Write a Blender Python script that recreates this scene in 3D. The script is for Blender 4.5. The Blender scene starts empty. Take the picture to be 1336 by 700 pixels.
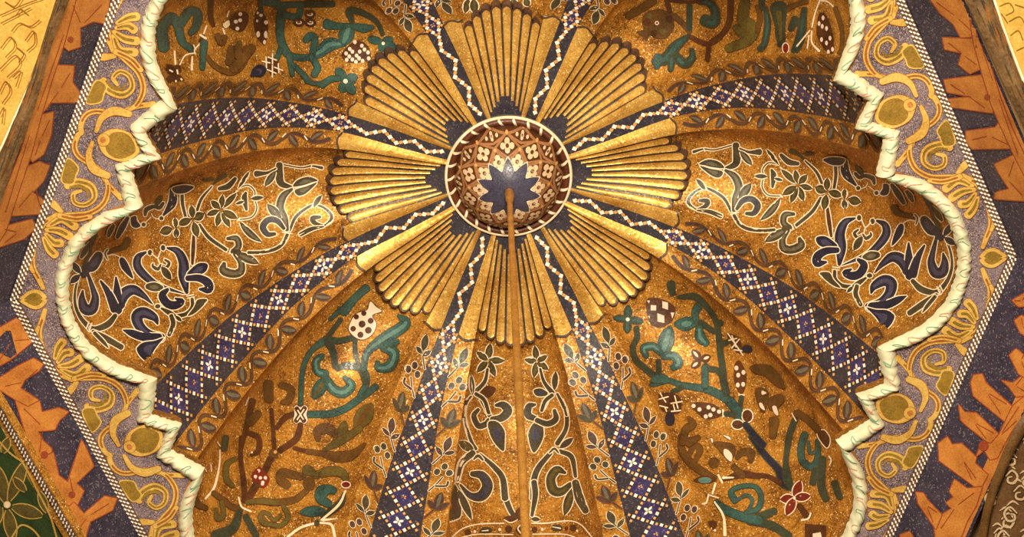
import bpy, math, random
from mathutils import Vector, Matrix
from mathutils.bvhtree import BVHTree
from mathutils.geometry import delaunay_2d_cdt
random.seed(7)
sc = bpy.context.scene
COL = sc.collection
PI = math.pi
RAD = PI / 180
S = 1.6            # circumradius of the octagon in metres; everything below is in octagon radii
ZF = 12.07         # height of the octagon above the floor
# ------------------------------------------------------------------ camera (a person standing on the floor, looking up)
FPX = 4564.34
CR = ((0.999066018, 0.039988802, -0.01637031), (-0.043192485, 0.934960628, -0.352112246), (0.00122505, 0.352490454, 0.935814607))
CC = Vector((-0.01045094, -2.48545604, -6.54391118))
def W(p):
    return Vector((p[0] * S, p[1] * S, p[2] * S + ZF))
cam = bpy.data.objects.new('camera', bpy.data.cameras.new('camera')); COL.objects.link(cam)
r0, r1, r2 = (Vector(r) for r in CR)
m3 = Matrix((r0, -r1, -r2)).transposed()
cam.matrix_world = Matrix.Translation(W(CC)) @ m3.to_4x4()
cam.data.sensor_width = 36.0; cam.data.sensor_fit = 'HORIZONTAL'
cam.data.lens = FPX / 1336 * 36.0
cam.data.clip_end = 60
sc.camera = cam
def pxray(x, y):
    d = r0 * ((x - 668) / FPX) + r1 * ((y - 350) / FPX) + r2
    return d.normalized()
def pxplane(x, y, z):
    d = pxray(x, y)
    return CC + d * ((z - CC.z) / d.z)

# ------------------------------------------------------------------ materials
def lin(c):
    return tuple((v / 255 / 12.92 if v <= 10 else ((v / 255 + .055) / 1.055) ** 2.4) for v in c) + (1,)
MATS = {}
def mosaic(name, c1, c2, rough=.42, metal=0.0, cell=260, var=.55, bump=.25, large=.0, c3=None, coat=0.0, contrast=1.0):
    m = bpy.data.materials.new(name); m.use_nodes = True
    nt = m.node_tree; N = nt.nodes; L = nt.links
    b = N['Principled BSDF']
    g = N.new('ShaderNodeNewGeometry')
    v = N.new('ShaderNodeTexVoronoi'); v.inputs['Scale'].default_value = cell; v.feature = 'F1'
    L.new(g.outputs['Position'], v.inputs['Vector'])
    sep = N.new('ShaderNodeSeparateColor'); L.new(v.outputs['Color'], sep.inputs[0])
    ns = N.new('ShaderNodeTexNoise'); ns.inputs['Scale'].default_value = 11; ns.inputs['Detail'].default_value = 6; ns.inputs['Roughness'].default_value = .62
    L.new(g.outputs['Position'], ns.inputs['Vector'])
    a = N.new('ShaderNodeMath'); a.operation = 'MULTIPLY_ADD'; a.inputs[1].default_value = var
    L.new(sep.outputs[0], a.inputs[0])
    b2 = N.new('ShaderNodeMath'); b2.operation = 'MULTIPLY_ADD'; b2.inputs[1].default_value = 2.3; b2.inputs[2].default_value = -.85 - var * .5
    L.new(ns.outputs[0], b2.inputs[0]); L.new(b2.outputs[0], a.inputs[2]); a.use_clamp = False
    ramp = N.new('ShaderNodeMix'); ramp.data_type = 'RGBA'; ramp.clamp_factor = True
    off = N.new('ShaderNodeMath'); off.operation = 'ADD'; off.inputs[1].default_value = .25; L.new(a.outputs[0], off.inputs[0])
    L.new(off.outputs[0], ramp.inputs[0])
    ramp.inputs[6].default_value = lin(c1); ramp.inputs[7].default_value = lin(c2)
    out = ramp.outputs[2]
    if c3:   # scattered odd tesserae
        gt = N.new('ShaderNodeMath'); gt.operation = 'GREATER_THAN'; gt.inputs[1].default_value = 1 - large
        L.new(sep.outputs[1], gt.inputs[0])
        mx = N.new('ShaderNodeMix'); mx.data_type = 'RGBA'; L.new(gt.outputs[0], mx.inputs[0]); L.new(out, mx.inputs[6])
        mx.inputs[7].default_value = lin(c3); out = mx.outputs[2]
    L.new(out, b.inputs['Base Color'])
    b.inputs['Metallic'].default_value = metal
    rr = N.new('ShaderNodeMath'); rr.operation = 'MULTIPLY_ADD'; rr.inputs[1].default_value = .3; rr.inputs[2].default_value = rough - .15
    L.new(sep.outputs[2], rr.inputs[0]); L.new(rr.outputs[0], b.inputs['Roughness'])
    if bump:
        bp = N.new('ShaderNodeBump'); bp.inputs['Strength'].default_value = bump; bp.inputs['Distance'].default_value = .004
        # each tessera tilts a little: its own height, plus slow undulation of the plaster
        n2 = N.new('ShaderNodeTexNoise'); n2.inputs['Scale'].default_value = 60; n2.inputs['Detail'].default_value = 5; L.new(g.outputs['Position'], n2.inputs['Vector'])
        ad = N.new('ShaderNodeMath'); ad.operation = 'MULTIPLY_ADD'; ad.inputs[1].default_value = .5
        L.new(sep.outputs[1], ad.inputs[0]); L.new(n2.outputs[0], ad.inputs[2])
        L.new(ad.outputs[0], bp.inputs['Height']); L.new(bp.outputs[0], b.inputs['Normal'])
    MATS[name] = m
    return m
mosaic('gold_ground', (112, 66, 18), (216, 152, 58), var=.85, rough=.50, metal=.42, c3=(255, 226, 160), large=.035, bump=.55)
mosaic('gold_bright', (184, 128, 44), (244, 196, 100), rough=.44, metal=.5, c3=(255, 232, 170), large=.04, bump=.5)
mosaic('dark_grey', (44, 38, 26), (84, 74, 52), rough=.45, var=.6)
mosaic('grey_light', (84, 76, 58), (116, 106, 84), rough=.45, var=.6)
mosaic('navy', (22, 22, 36), (44, 44, 62), rough=.4)
mosaic('navy_light', (44, 44, 66), (76, 74, 94), rough=.4)
mosaic('teal', (26, 48, 46), (62, 98, 90), rough=.4)
mosaic('teal_light', (56, 92, 88), (100, 138, 126), rough=.4)
mosaic('teal_dark', (34, 42, 30), (64, 74, 56), rough=.4)
mosaic('brown', (48, 24, 12), (98, 56, 28), rough=.45)
mosaic('umber', (66, 42, 16), (112, 76, 32), rough=.45)
mosaic('olive', (62, 52, 20), (108, 92, 42), rough=.45)
mosaic('red', (84, 20, 12), (130, 44, 26), rough=.45)
mosaic('cream', (226, 196, 150), (250, 236, 210), rough=.5, bump=.15)
mosaic('pinkish', (222, 190, 165), (240, 218, 196), rough=.5, bump=.15)
mosaic('bead_white', (225, 205, 180), (255, 248, 235), rough=.45, bump=.15)
mosaic('bead_gold', (196, 130, 60), (232, 176, 104), rough=.45, bump=.15)
mosaic('lattice_blue', (36, 30, 70), (66, 58, 104), rough=.4, c3=(110, 104, 150), large=.05)
mosaic('lattice_dark', (34, 30, 42), (62, 56, 64), rough=.42, c3=(96, 88, 96), large=.05)
mosaic('shell_dark', (50, 34, 28), (88, 64, 54), rough=.45)
mosaic('spandrel_ground', (56, 46, 58), (132, 114, 120), rough=.5, cell=420, var=1.0, c3=(176, 150, 130), large=.12)
mosaic('foliage_gold', (196, 146, 58), (240, 200, 106), rough=.42, metal=.35, cell=300)
mosaic('foliage_line', (120, 66, 20), (160, 96, 36), rough=.45, cell=300)
mosaic('foliage_olive', (104, 80, 24), (160, 124, 44), rough=.45, cell=300, metal=.2)
mosaic('letter_orange', (156, 88, 34), (200, 132, 60), rough=.45, metal=.15, cell=300)
mosaic('letter_edge', (110, 42, 20), (150, 66, 34), rough=.5, cell=300)
mosaic('band_blue', (26, 24, 42), (62, 54, 70), rough=.45, c3=(104, 94, 100), large=.08)
mosaic('dentil_dark', (66, 42, 34), (110, 78, 62), rough=.55)
mosaic('stucco', (196, 194, 156), (228, 224, 192), rough=.6, cell=40, var=.2, bump=.35)
mosaic('stucco_green', (96, 134, 104), (134, 166, 132), rough=.6)
mosaic('stucco_red', (176, 120, 96), (206, 156, 128), rough=.6)
mosaic('boss_brown', (62, 32, 14), (92, 52, 26), rough=.45)
mosaic('boss_cream', (206, 172, 132), (236, 208, 170), rough=.45)
mosaic('boss_frame', (140, 92, 54), (176, 124, 82), rough=.45)
mosaic('boss_dark', (66, 28, 12), (104, 52, 24), rough=.45)
mosaic('rod_brass', (170, 114, 40), (226, 166, 78), rough=.42, metal=.5, bump=.15)
mosaic('wood_brown', (70, 48, 26), (126, 94, 56), rough=.55, cell=120)
mosaic('yellow_panel', (198, 146, 58), (234, 190, 96), rough=.5, metal=.1)
mosaic('green_panel', (26, 44, 18), (54, 74, 34), rough=.45)
mosaic('scroll_brown', (88, 58, 30), (130, 92, 56), rough=.5)
mosaic('plaster', (120, 92, 56), (150, 118, 76), rough=.7)

# ------------------------------------------------------------------ mesh helpers
class MB:
    def __init__(s): s.v = []; s.f = []; s.m = []; s.names = []
    def mi(s, n):
        if n not in s.names: s.names.append(n)
        return s.names.index(n)
    def add(s, verts, faces, mat):
        o = len(s.v); k = s.mi(mat); s.v += [Vector(p) for p in verts]
        for f in faces: s.f.append(tuple(i + o for i in f)); s.m.append(k)
    def grid(s, fn, nu, nv, mat, closed=False):
        vs = [fn(i / nu, j / nv) for i in range(nu + 1) for j in range(nv + 1)]
        fs = [(i * (nv + 1) + j, (i + 1) * (nv + 1) + j, (i + 1) * (nv + 1) + j + 1, i * (nv + 1) + j + 1) for i in range(nu) for j in range(nv)]
        s.add(vs, fs, mat)
def unit_mesh(name, mb, loc, smooth=True):
    me = bpy.data.meshes.new(name)
    me.from_pydata([(W(p) - loc)[:] for p in mb.v], [], mb.f)
    for n in mb.names: me.materials.append(MATS[n])
    me.polygons.foreach_set('material_index', mb.m)
    me.polygons.foreach_set('use_smooth', [smooth] * len(mb.f))
    me.update()
    return me
def tag(o, label, cat, group=None):
    o['label'] = label; o['category'] = cat; o['kind'] = 'thing'
    if group: o['group'] = group
def empty(name, p, label, cat, group=None):
    o = bpy.data.objects.new(name, None); COL.objects.link(o); o.location = W(p); o.empty_display_size = .1
    tag(o, label, cat, group); return o
def obj(name, mb, parent=None, loc=None, smooth=True):
    if parent is not None:
        root = parent
        while root.parent: root = root.parent
        base = root.location
    else: base = W(loc)
    o = bpy.data.objects.new(name, unit_mesh(name, mb, base, smooth)); COL.objects.link(o)
    if parent is not None: o.parent = parent
    else: o.location = base
    return o

# ------------------------------------------------------------------ splines, strokes and blobs laid on a surface
def cat(pts, closed=False, step=2.0):
    """Catmull-Rom through pts (tuples of any length), sampled about every `step`."""
    n = len(pts); out = []
    if n == 2 and not closed:
        a, b = pts; k = max(1, int(math.hypot(b[0] - a[0], b[1] - a[1]) / step))
        return [tuple(a[i] + (b[i] - a[i]) * t / k for i in range(len(a))) for t in range(k + 1)]
    segs = n if closed else n - 1
    for i in range(segs):
        if closed: p0, p1, p2, p3 = pts[i - 1], pts[i], pts[(i + 1) % n], pts[(i + 2) % n]
        else:
            p1, p2 = pts[i], pts[i + 1]
            p0 = pts[i - 1] if i else tuple(2 * a - b for a, b in zip(p1, p2))
            p3 = pts[i + 2] if i + 2 < n else tuple(2 * b - a for a, b in zip(p1, p2))
        k = max(2, int(math.hypot(p2[0] - p1[0], p2[1] - p1[1]) / step))
        for j in range(k):
            t = j / k; t2 = t * t; t3 = t2 * t
            out.append(tuple(.5 * (2 * b + (c - a) * t + (2 * a - 5 * b + 4 * c - d) * t2 + (3 * b - a - 3 * c + d) * t3) for a, b, c, d in zip(p0, p1, p2, p3)))
    if not closed: out.append(tuple(pts[-1]))
    return out
class Ink:
    """Lays inlaid shapes on a surface. mp(x, y) -> (point, normal towards the room) or None; u = drawing unit (step of sampling)."""
    def __init__(s, mb, mp, u=1.0, base=.0010):
        s.mb, s.mp, s.u, s.h = mb, mp, u, base
    def _lift(s, pts, extra=0.0):
        out = []
        for x, y in pts:
            q = s.mp(x, y)
            out.append(None if q is None else q[0] + q[1] * (s.h + extra))
        return out
    def _faces(s, vs, faces, mat, maxd):
        use = {}; V = []; F = []
        for f in faces:
            if any(vs[i] is None for i in f): continue
            P = [vs[i] for i in f]
            if maxd and max((P[i] - P[i - 1]).length for i in range(len(P))) > maxd: continue
            for i in f:
                if i not in use: use[i] = len(V); V.append(vs[i])
            F.append(tuple(use[i] for i in f))
        if F: s.mb.add(V, F, mat)
    def ribbon(s, c, mat, grow=0.0, rounded=True, closed=False, extra=0.0):
        u = s.u; n = len(c)
        if n < 2: return
        T = []
        for i in range(n):
            a = c[(i - 1) % n] if closed or i else c[0]; b = c[(i + 1) % n] if closed or i < n - 1 else c[-1]
            dx, dy = b[0] - a[0], b[1] - a[1]; l = math.hypot(dx, dy) or 1; T.append((dx / l, dy / l))
        c = [(p[0], p[1], p[2] / 2 + grow) for p in c]
        if not closed:
            for e in (0, -1):                 # a half-round cap at each end
                p = c[e]; t = T[e]; sg = -1 if e == 0 else 1; r = p[2]
                if rounded and r > .3 * u:
                    k = 4; cap = []
                    for j in range(1, k + 1):
                        a = j / k * PI / 2; cap.append(((p[0] + sg * t[0] * r * math.sin(a) * .8, p[1] + sg * t[1] * r * math.sin(a) * .8, max(r * math.cos(a), .05 * u)), t))
                    if e == 0:
                        cap.reverse(); c = [q[0] for q in cap] + c; T = [q[1] for q in cap] + T
                    else: c += [q[0] for q in cap]; T += [q[1] for q in cap]
        n = len(c)
        w = max(p[2] for p in c) * 2; k = max(1, min(6, int(w / (4 * u) + .99)))
        vs = []
        for p, t in zip(c, T):
            for j in range(k + 1):
                o = (j / k * 2 - 1) * p[2]; vs.append((p[0] - t[1] * o, p[1] + t[0] * o))
        fs = [(i * (k + 1) + j, ((i + 1) % n) * (k + 1) + j, ((i + 1) % n) * (k + 1) + j + 1, i * (k + 1) + j + 1) for i in range(n if closed else n - 1) for j in range(k)]
        s._faces(s._lift(vs, extra), fs, mat, s.maxd)
    maxd = .05; step = 9e-5
    def stroke(s, pts, ws, fill, outline=None, o=1.3, inner=None, rounded=True):
        if not isinstance(ws, (list, tuple)): ws = [ws] * len(pts)
        if len(ws) < len(pts): ws = list(ws) + [ws[-1]] * (len(pts) - len(ws))
        c = cat([(p[0], p[1], w) for p, w in zip(pts, ws)], False, 2.0 * s.u)
        c = [(x, y, max(w, .15 * s.u)) for x, y, w in c]
        if outline: s.ribbon(c, outline, o * s.u, rounded)
        s.ribbon(c, fill, 0, rounded, extra=6e-5)
        if inner:
            ci = [(x, y, w * .38) for x, y, w in c]; m = len(ci) // 8
            s.ribbon(ci[m:len(ci) - m] or ci, inner, 0, rounded, extra=1.3e-4)
        s.h += s.step
    def blob(s, pts, fill, outline=None, o=1.3, smooth=True, inner=None):
        b = cat([tuple(p) for p in pts], True, 2.0 * s.u) if smooth else [q for i in range(len(pts)) for q in cat([pts[i - 1], pts[i]], False, 3 * s.u)[1:]]
        if outline: s.ribbon([(x, y, 0) for x, y in b], outline, o * s.u, False, True)
        co = [Vector(p) for p in b]; nb = len(co)
        x0, x1 = min(p.x for p in co), max(p.x for p in co); y0, y1 = min(p.y for p in co), max(p.y for p in co)
        g = max(3 * s.u, max(x1 - x0, y1 - y0) / 30)
        def inside(x, y):
            r = False
            for i in range(nb):
                a, c = co[i], co[i - 1]
                if (a.y > y) != (c.y > y) and x < (c.x - a.x) * (y - a.y) / (c.y - a.y) + a.x: r = not r
            return r
        y = y0 + g / 2
        while y < y1:
            x = x0 + g / 2
            while x < x1:
                if inside(x, y): co.append(Vector((x, y)))
                x += g
            y += g
        vo, _, fo, *_ = delaunay_2d_cdt(co, [], [list(range(nb))], 1, 1e-5 * s.u)
        s._faces(s._lift([(p.x, p.y) for p in vo], 6e-5), fo, fill, s.maxd)
        if inner:
            cx = sum(p[0] for p in pts) / len(pts); cy = sum(p[1] for p in pts) / len(pts); h = s.h; s.h += 7e-5
            s.blob([(cx + (p[0] - cx) * .5, cy + (p[1] - cy) * .5) for p in pts], inner); s.h = h
        s.h += s.step
    def dot(s, x, y, rx, ry=None, fill='bead_white', outline=None, o=1.3):
        ry = ry or rx
        s.blob([(x + rx * math.cos(a * PI / 4), y + ry * math.sin(a * PI / 4)) for a in range(8)], fill, outline, o)
    def leaf(s, a, b, w, fill, outline=None, o=1.3, bend=0.0, inner=None):
        mx, my = (a[0] + b[0]) / 2 - (b[1] - a[1]) * bend, (a[1] + b[1]) / 2 + (b[0] - a[0]) * bend
        pts = []; ws = []
        for i in range(7):
            t = i / 6; x = (1 - t) ** 2 * a[0] + 2 * t * (1 - t) * mx + t * t * b[0]; y = (1 - t) ** 2 * a[1] + 2 * t * (1 - t) * my + t * t * b[1]
            pts.append((x, y)); ws.append(w * math.sin(PI * min(1, .04 + .94 * t)) ** .75)
        s.stroke(pts, ws, fill, outline, o, inner, False)
class Crop:
    """The same drawing tools with coordinates read off an enlarged detail of the photograph."""
    def __init__(s, ink, ox, oy, k=5.385):
        s.i, s.ox, s.oy, s.k = ink, ox, oy, k; ink.n = getattr(ink, 'n', 0) + 1; ink.h0 = getattr(ink, 'h0', ink.h); ink.h = ink.h0 + ink.n * 1.7e-5
    def p(s, pts): return [(s.ox + x / s.k, s.oy + y / s.k) for x, y in pts]
    def w(s, ws): return [v / s.k for v in ws] if isinstance(ws, (list, tuple)) else ws / s.k
    EDGE = {'teal': 'shell_dark', 'teal_dark': 'shell_dark', 'umber': 'brown', 'olive': 'brown', 'pinkish': 'brown'}   # the thin dark contour of shapes that have no white one
    def S(s, pts, ws, fill, ol=None, inner=None, o=1.3):
        if not ol and fill in s.EDGE: ol, o = s.EDGE[fill], .75
        s.i.stroke(s.p(pts), s.w(ws), fill, ol, o, inner)
    def P(s, pts, fill, ol=None, inner=None, smooth=True, o=1.3):
        if not ol and fill in s.EDGE: ol, o = s.EDGE[fill], .75
        s.i.blob(s.p(pts), fill, ol, o, smooth, inner)
    def L(s, a, b, w, fill, ol=None, bend=0.0, inner=None):
        o = 1.3
        if not ol and fill in s.EDGE: ol, o = s.EDGE[fill], .75
        s.i.leaf(*s.p([a, b]), w / s.k, fill, ol, o, bend, inner)
    def D(s, x, y, rx, fill, ry=None, ol=None): s.i.dot(s.ox + x / s.k, s.oy + y / s.k, rx / s.k, (ry or rx) / s.k, fill, ol)
def caster(mb):
    """Maps photo pixels to points of the built surface by following the camera's line of sight."""
    tree = BVHTree.FromPolygons(mb.v, mb.f)
    def mp(x, y):
        d = pxray(x, y); h = tree.ray_cast(CC, d)
        if h[0] is None: return None
        n = h[1]
        if n.dot(d) > 0: n = -n
        return h[0], n
    return mp
WORLD = .16
EXPOSURE = 0.0
LIGHTS = [('flood_lamp', (.1, -2.75, -3.7), (0, .25, .3), 1060, 1.4, (1.0, .87, .67))]
# ------------------------------------------------------------------ the dome's surface
RB, RR, HR = .83619, .13798, .62747            # springing radius of the ribs, radius and height of the crown ring
ZK = [0, .23043, .41706, .53869, .6006, .61623, .62747]
def _spl():
    n = 7; h = 1 / 6; import itertools
    a = [0.0] * n; c = [0.0] * n; M = [0.0] * n
    for i in range(1, n - 1):
        rhs = 6 * (ZK[i - 1] - 2 * ZK[i] + ZK[i + 1]) / h ** 2; d = 4 - a[i - 1]
        a[i] = 1 / d; c[i] = (rhs - c[i - 1]) / d
    for i in range(n - 2, 0, -1): M[i] = c[i] - a[i] * M[i + 1]
    return M
ZM = _spl()
def rho(t):
    """t 0 at the springing .. 1 at the crown ring -> (radius, height)."""
    h = 1 / 6; i = min(5, max(0, int(t / h))); x0 = i * h; x1 = x0 + h
    z = ZM[i] * (x1 - t) ** 3 / 6 / h + ZM[i + 1] * (t - x0) ** 3 / 6 / h + (ZK[i] / h - ZM[i] * h / 6) * (x1 - t) + (ZK[i + 1] / h - ZM[i + 1] * h / 6) * (t - x0)
    return RB + (RR - RB) * t, z
def t_of_r(r): return (RB - r) / (RB - RR)
def rnorm(t):
    a = rho(max(0, t - .01)); b = rho(min(1, t + .01)); dx, dz = b[0] - a[0], b[1] - a[1]; l = math.hypot(dx, dz)
    return dz / l, -dx / l                      # outward: away from the axis and up
def lerp_tab(tab, x):
    if x <= tab[0][0]: return tab[0][1]
    for (a, va), (b, vb) in zip(tab, tab[1:]):
        if x <= b:
            k = (x - a) / (b - a); k = k * k * (3 - 2 * k) * .5 + k * .5
            return va + (vb - va) * k
    return tab[-1][1]
EDGE = 8.7                                      # half the angle a rib takes up, degrees
BULGE = [(0, .075), (.12, .10), (.3, .112), (.45, .10), (.6, .055), (.66, .036), (.75, .02), (1, 0)]
def surf(theta, t, off=0.0):
    """Point of the dome at angle theta (degrees) and t; off > 0 is outward (into the masonry)."""
    k = math.floor(theta / 45 + .5) * 45; ph = theta - k          # from the axis of the nearest lobe
    lim = 22.5 - EDGE
    b = off
    if abs(ph) < lim:
        s = ph / lim; b += lerp_tab(BULGE, t) * (1 - s * s) ** .8
        b += -.006 * max(0, 1 - (1 - abs(s)) / .12)
    else:
        d = (22.5 - abs(ph)) / EDGE            # 1 at the arris, 0 on the rib's axis
        b += -.006 * max(0, (d - .55) / .45)
    r, z = rho(t); n = rnorm(t); r += n[0] * b; z += n[1] * b
    a = theta * RAD
    return Vector((r * math.cos(a), r * math.sin(a), z))
def snorm(theta, t):
    a = surf(theta - .4, t); b = surf(theta + .4, t); c = surf(theta, max(0, t - .01)); d = surf(theta, min(1, t + .01))
    n = (b - a).cross(d - c).normalized()
    p = surf(theta, t)
    if n.dot(Vector((0, 0, .1)) - p) < 0: n = -n
    return n
HB = [(.14, 4.6), (.22, 3.9), (.37, 3.0), (.5, 3.3), (.65, 4.1), (.84, 4.4)]   # half-angle of the blue band by radius
def hb(t): return lerp_tab(HB, rho(t)[0])
PLACE = {0: 'right', 45: 'lower right', 90: 'bottom', 135: 'lower left', 180: 'left', 225: 'upper left', 270: 'top', 315: 'upper right'}
LOBE_LABEL = {
 0: 'gold dome lobe at the right with navy palmettes outlined in white',
 180: 'gold dome lobe at the left with navy palmettes outlined in white',
 45: 'gold dome lobe at lower right with teal fleur, chequered fruit and red flower',
 135: 'gold dome lobe at lower left with teal scroll and white spotted fruit',
 90: 'gold dome lobe at bottom centre with two mirrored grey scrolls behind the rod',
 225: 'gold dome lobe at upper left with teal vine and black spotted bunch of grapes',
 315: 'gold dome lobe at upper right with dark teal fleur and round brown fruit',
 270: 'gold dome lobe with a few grey leaves above the topmost fan'}
TF = t_of_r(.383)
lobes = {}
def lobe_mesh(k):
    mb = MB(); lim = 22.5 - EDGE
    mb.grid(lambda u, v: surf(k - lim + .01 + (2 * lim - .02) * (.5 - .5 * math.cos(PI * u) if False else u), v * .9), 72, 84, 'gold_ground')
    return mb
def lobe_thing(k):
    t = empty('dome_lobe', surf(k, .3), LOBE_LABEL[k], 'dome lobe', 'eight lobes of the dome')
    return t
# ------------------------------------------------------------------ the shell-shaped fan of flutes next to the crown
NFL = 8
def fan_off(a): return .017 * (1 - (a / 13.0) ** 2) - .004
def fpt(k, a, r, off):
    """Point on the fan's own shallow shell: flush with the arrises, so the lobe is recessed behind its lip."""
    t = t_of_r(r); rr, z = rho(t); n = rnorm(t); b = fan_off(a) * min(1, max(0, (r - RR) / .12)) + off
    rr += n[0] * b; z += n[1] * b; th = (k + a) * RAD
    return Vector((rr * math.cos(th), rr * math.sin(th), z))
FW = 13.6
def flute_ends(i):
    u = (i + .5) / NFL * 2 - 1
    return .146 + .040 * (1 - abs(u)) ** 1.1, .345 + .038 * (1 - u * u) ** .8
def fan_mesh(k):
    mb = MB(); d = 2 * FW / NFL
    for i in range(NFL):
        a0 = -FW + d * (i + .5); _, r1 = flute_ends(i); r0 = .139
        def fn(u, v, a0=a0, r1=r1):
            half = d / 2 * RAD
            rend = r1 + .004; c = half * rend * 1.15
            r = r0 + (rend - r0) * (1 - (1 - v) ** 1.6)
            w = half * 1.02
            if r > rend - c: w = half * 1.02 * math.sqrt(max(0.0, 1 - ((r - rend + c) / c) ** 2))
            return fpt(k, a0 + (u * 2 - 1) * w / RAD, r, 0)
        mb.grid(lambda u, v: fn(u, .3 + .7 * v), 4, 26, 'shell_dark'); mb.grid(lambda u, v: fn(u, .3 * v), 4, 10, 'lattice_dark')
        # thickness of the lip, going back into the lobe
        def lip(u, v, a0=a0, r1=r1):
            ang = (u - .5) * PI; half = d / 2; rend = r1 + .004; c = half * RAD * rend * 1.15
            return fpt(k, a0 + half * 1.02 * math.sin(ang), rend - c + c * math.cos(ang), v * .02)
        mb.grid(lip, 10, 2, 'shell_dark')
    return mb
def flute_mesh(k, i):
    mb = MB(); d = 2 * FW / NFL; a0 = -FW + d * (i + .5); r0, r1 = flute_ends(i)
    def fn(u, v):
        r = r0 + (r1 - r0) * (1 - (1 - v) ** 1.5)
        half = max(.0006, r * d / 2 * RAD - .0023); c = max(.004, (r1 * d / 2 * RAD - .0023) * 1.1)
        if r > r1 - c: half *= math.sqrt(max(0.0, 1 - ((r - r1 + c) / c) ** 2))
        x = u * 2 - 1
        return fpt(k, a0 + x * half / r / RAD, r, -.0012 - .0016 * abs(x) ** 2 * min(1, half / .004) if True else 0)
    mb.grid(fn, 6, 32, 'gold_bright')
    return mb
# ------------------------------------------------------------------ build the eight lobes' vaults
for k in PLACE:
    lobes[k] = (lobe_thing(k), lobe_mesh(k))
# ------------------------------------------------------------------ inlaid foliage of the lobes, read off the photograph lobe by lobe
K, N, T, G, WH, B, U, OL, R = 'dark_grey', 'navy', 'teal', 'teal_dark', 'cream', 'brown', 'umber', 'olive', 'red'
KL, NL, TL = 'grey_light', 'navy_light', 'teal_light'
def inks(k):
    base = MB(); base.v, base.f = list(lobes[k][1].v), list(lobes[k][1].f)
    # a palmette lies on the vault: lines of sight are followed to the vault itself
    i = Ink(lobes[k][1], caster(base), 1.0, .0010); return i
# right lobe: navy and grey palmettes with white outlines
ik = inks(0); v0 = len(ik.mb.v); f0 = len(ik.mb.f)
c = Crop(ik, 890, 180); w = WH
c.S([(80, 95), (150, 75), (230, 80), (350, 48)], [22, 12, 9, 9], K, w)
c.S([(378, 45), (385, 110), (375, 180), (300, 215)], [45, 55, 48, 20], K, w)
c.P([(118, 180), (180, 148), (260, 165), (295, 208), (220, 205), (160, 190)], K, w, KL)
c.P([(125, 196), (200, 214), (285, 234), (265, 275), (210, 265)], K, w, KL)
c.S([(405, 70), (470, 95), (545, 95)], [12, 20, 45], K, w)
c.L((410, 90), (492, 188), 48, K, w, 0, KL)
c.S([(345, 515), (290, 420), (180, 355), (110, 365), (50, 420), (50, 470), (105, 505)], [18, 22, 18, 16, 20, 24, 14], K, w)
c.L((160, 365), (98, 288), 34, K, w, .1)
c.S([(112, 500), (165, 480), (178, 445), (125, 440)], [12, 32, 38, 22], K, w)
c.S([(105, 512), (190, 520), (272, 552)], [10, 30, 32], K, w)
c.S([(305, 225), (370, 270), (400, 350), (375, 430), (365, 510)], [20, 52, 56, 50, 30], K, w, KL)
c.L((400, 430), (486, 318), 60, K, w, 0, KL)
c.S([(385, 500), (430, 440), (490, 430), (532, 475), (505, 530), (452, 533)], [25, 42, 45, 48, 40, 25], K, w, NL)
c.S([(365, 545), (400, 605), (460, 642), (560, 655), (650, 648)], [24, 24, 24, 22, 22], K, w)
c.S([(338, 540), (398, 525)], [9, 9], w); c.S([(168, 350), (182, 372)], [9, 9], w); c.S([(150, 62), (160, 92)], [8, 8], w)
c = Crop(ik, 990, 190)
c.S([(140, 130), (70, 118), (28, 165), (38, 215)], [8, 9, 9, 8], K, w)
c.S([(32, 225), (25, 290), (65, 345), (150, 355)], [8, 9, 9, 8], K, w)
c.S([(92, 168), (106, 210), (98, 290)], [18, 42, 18], K, w); c.L((110, 228), (172, 243), 22, K, w); c.L((60, 215), (-30, 212), 32, K, w)
c.L((140, 128), (55, 20), 26, K, w); c.L((150, 375), (12, 525), 48, K, w, -.12, KL)
for e, wd in (((160, 165), 42), ((258, 168), 42), ((342, 203), 46), ((382, 302), 42), ((318, 388), 46), ((228, 402), 46), ((172, 345), 52)):
    c.L((280 + (e[0] - 280) * .12, 275 + (e[1] - 275) * .12), e, wd, K, w, 0, OL)
c.S([(155, 148), (165, 160)], [12, 12], w); c.S([(152, 345), (170, 362)], [12, 12], w)
c.S([(160, 60), (215, 110), (280, 122)], [26, 42, 28], K, w); c.S([(225, 30), (290, 60), (325, 95)], [30, 24, 10], K); c.L((310, 50), (400, 55), 24, K)
c.S([(330, 100), (410, 180), (452, 268)], [10, 20, 20], K, w)
c.S([(442, 365), (380, 465), (268, 562)], [20, 26, 24], K, w)
c.S([(488, 440), (500, 540), (514, 640)], [22, 30, 20], B, w)
c.S([(535, 300), (548, 210), (546, 140)], [20, 24, 24], K, w)
for a, e, wd in (((478, 322), (403, 288), 64), ((485, 310), (488, 222), 46), ((500, 320), (592, 352), 56), ((482, 345), (463, 452), 54)): c.L(a, e, wd, K, w, 0, OL)
c.L((610, 368), (612, 300), 38, K, w, 0, OL); c.L((608, 378), (614, 445), 42, K, w)
c.P([(460, 88), (530, 70), (612, 84), (592, 124), (530, 130), (485, 112)], N, w)
c = Crop(ik, 1080, 180)
c.S([(118, 160), (132, 250), (205, 336)], [45, 60, 12], N, w)
c.L((148, 430), (235, 450), 64, K, w, 0, OL)
c.S([(195, 245), (225, 275), (262, 262), (318, 280), (330, 318)], [22, 30, 28, 34, 20], K, w); c.L((255, 262), (195, 190), 40, K)
c.S([(235, 355), (272, 340), (285, 310)], [7, 7, 7], w); c.S([(290, 335), (345, 378)], [7, 7], w); c.D(218, 350, 15, K, 15, w); c.D(347, 383, 15, K, 15, w)
c.P([(370, 390), (392, 350), (395, 318), (432, 325), (434, 380), (405, 402)], N, w)
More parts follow.
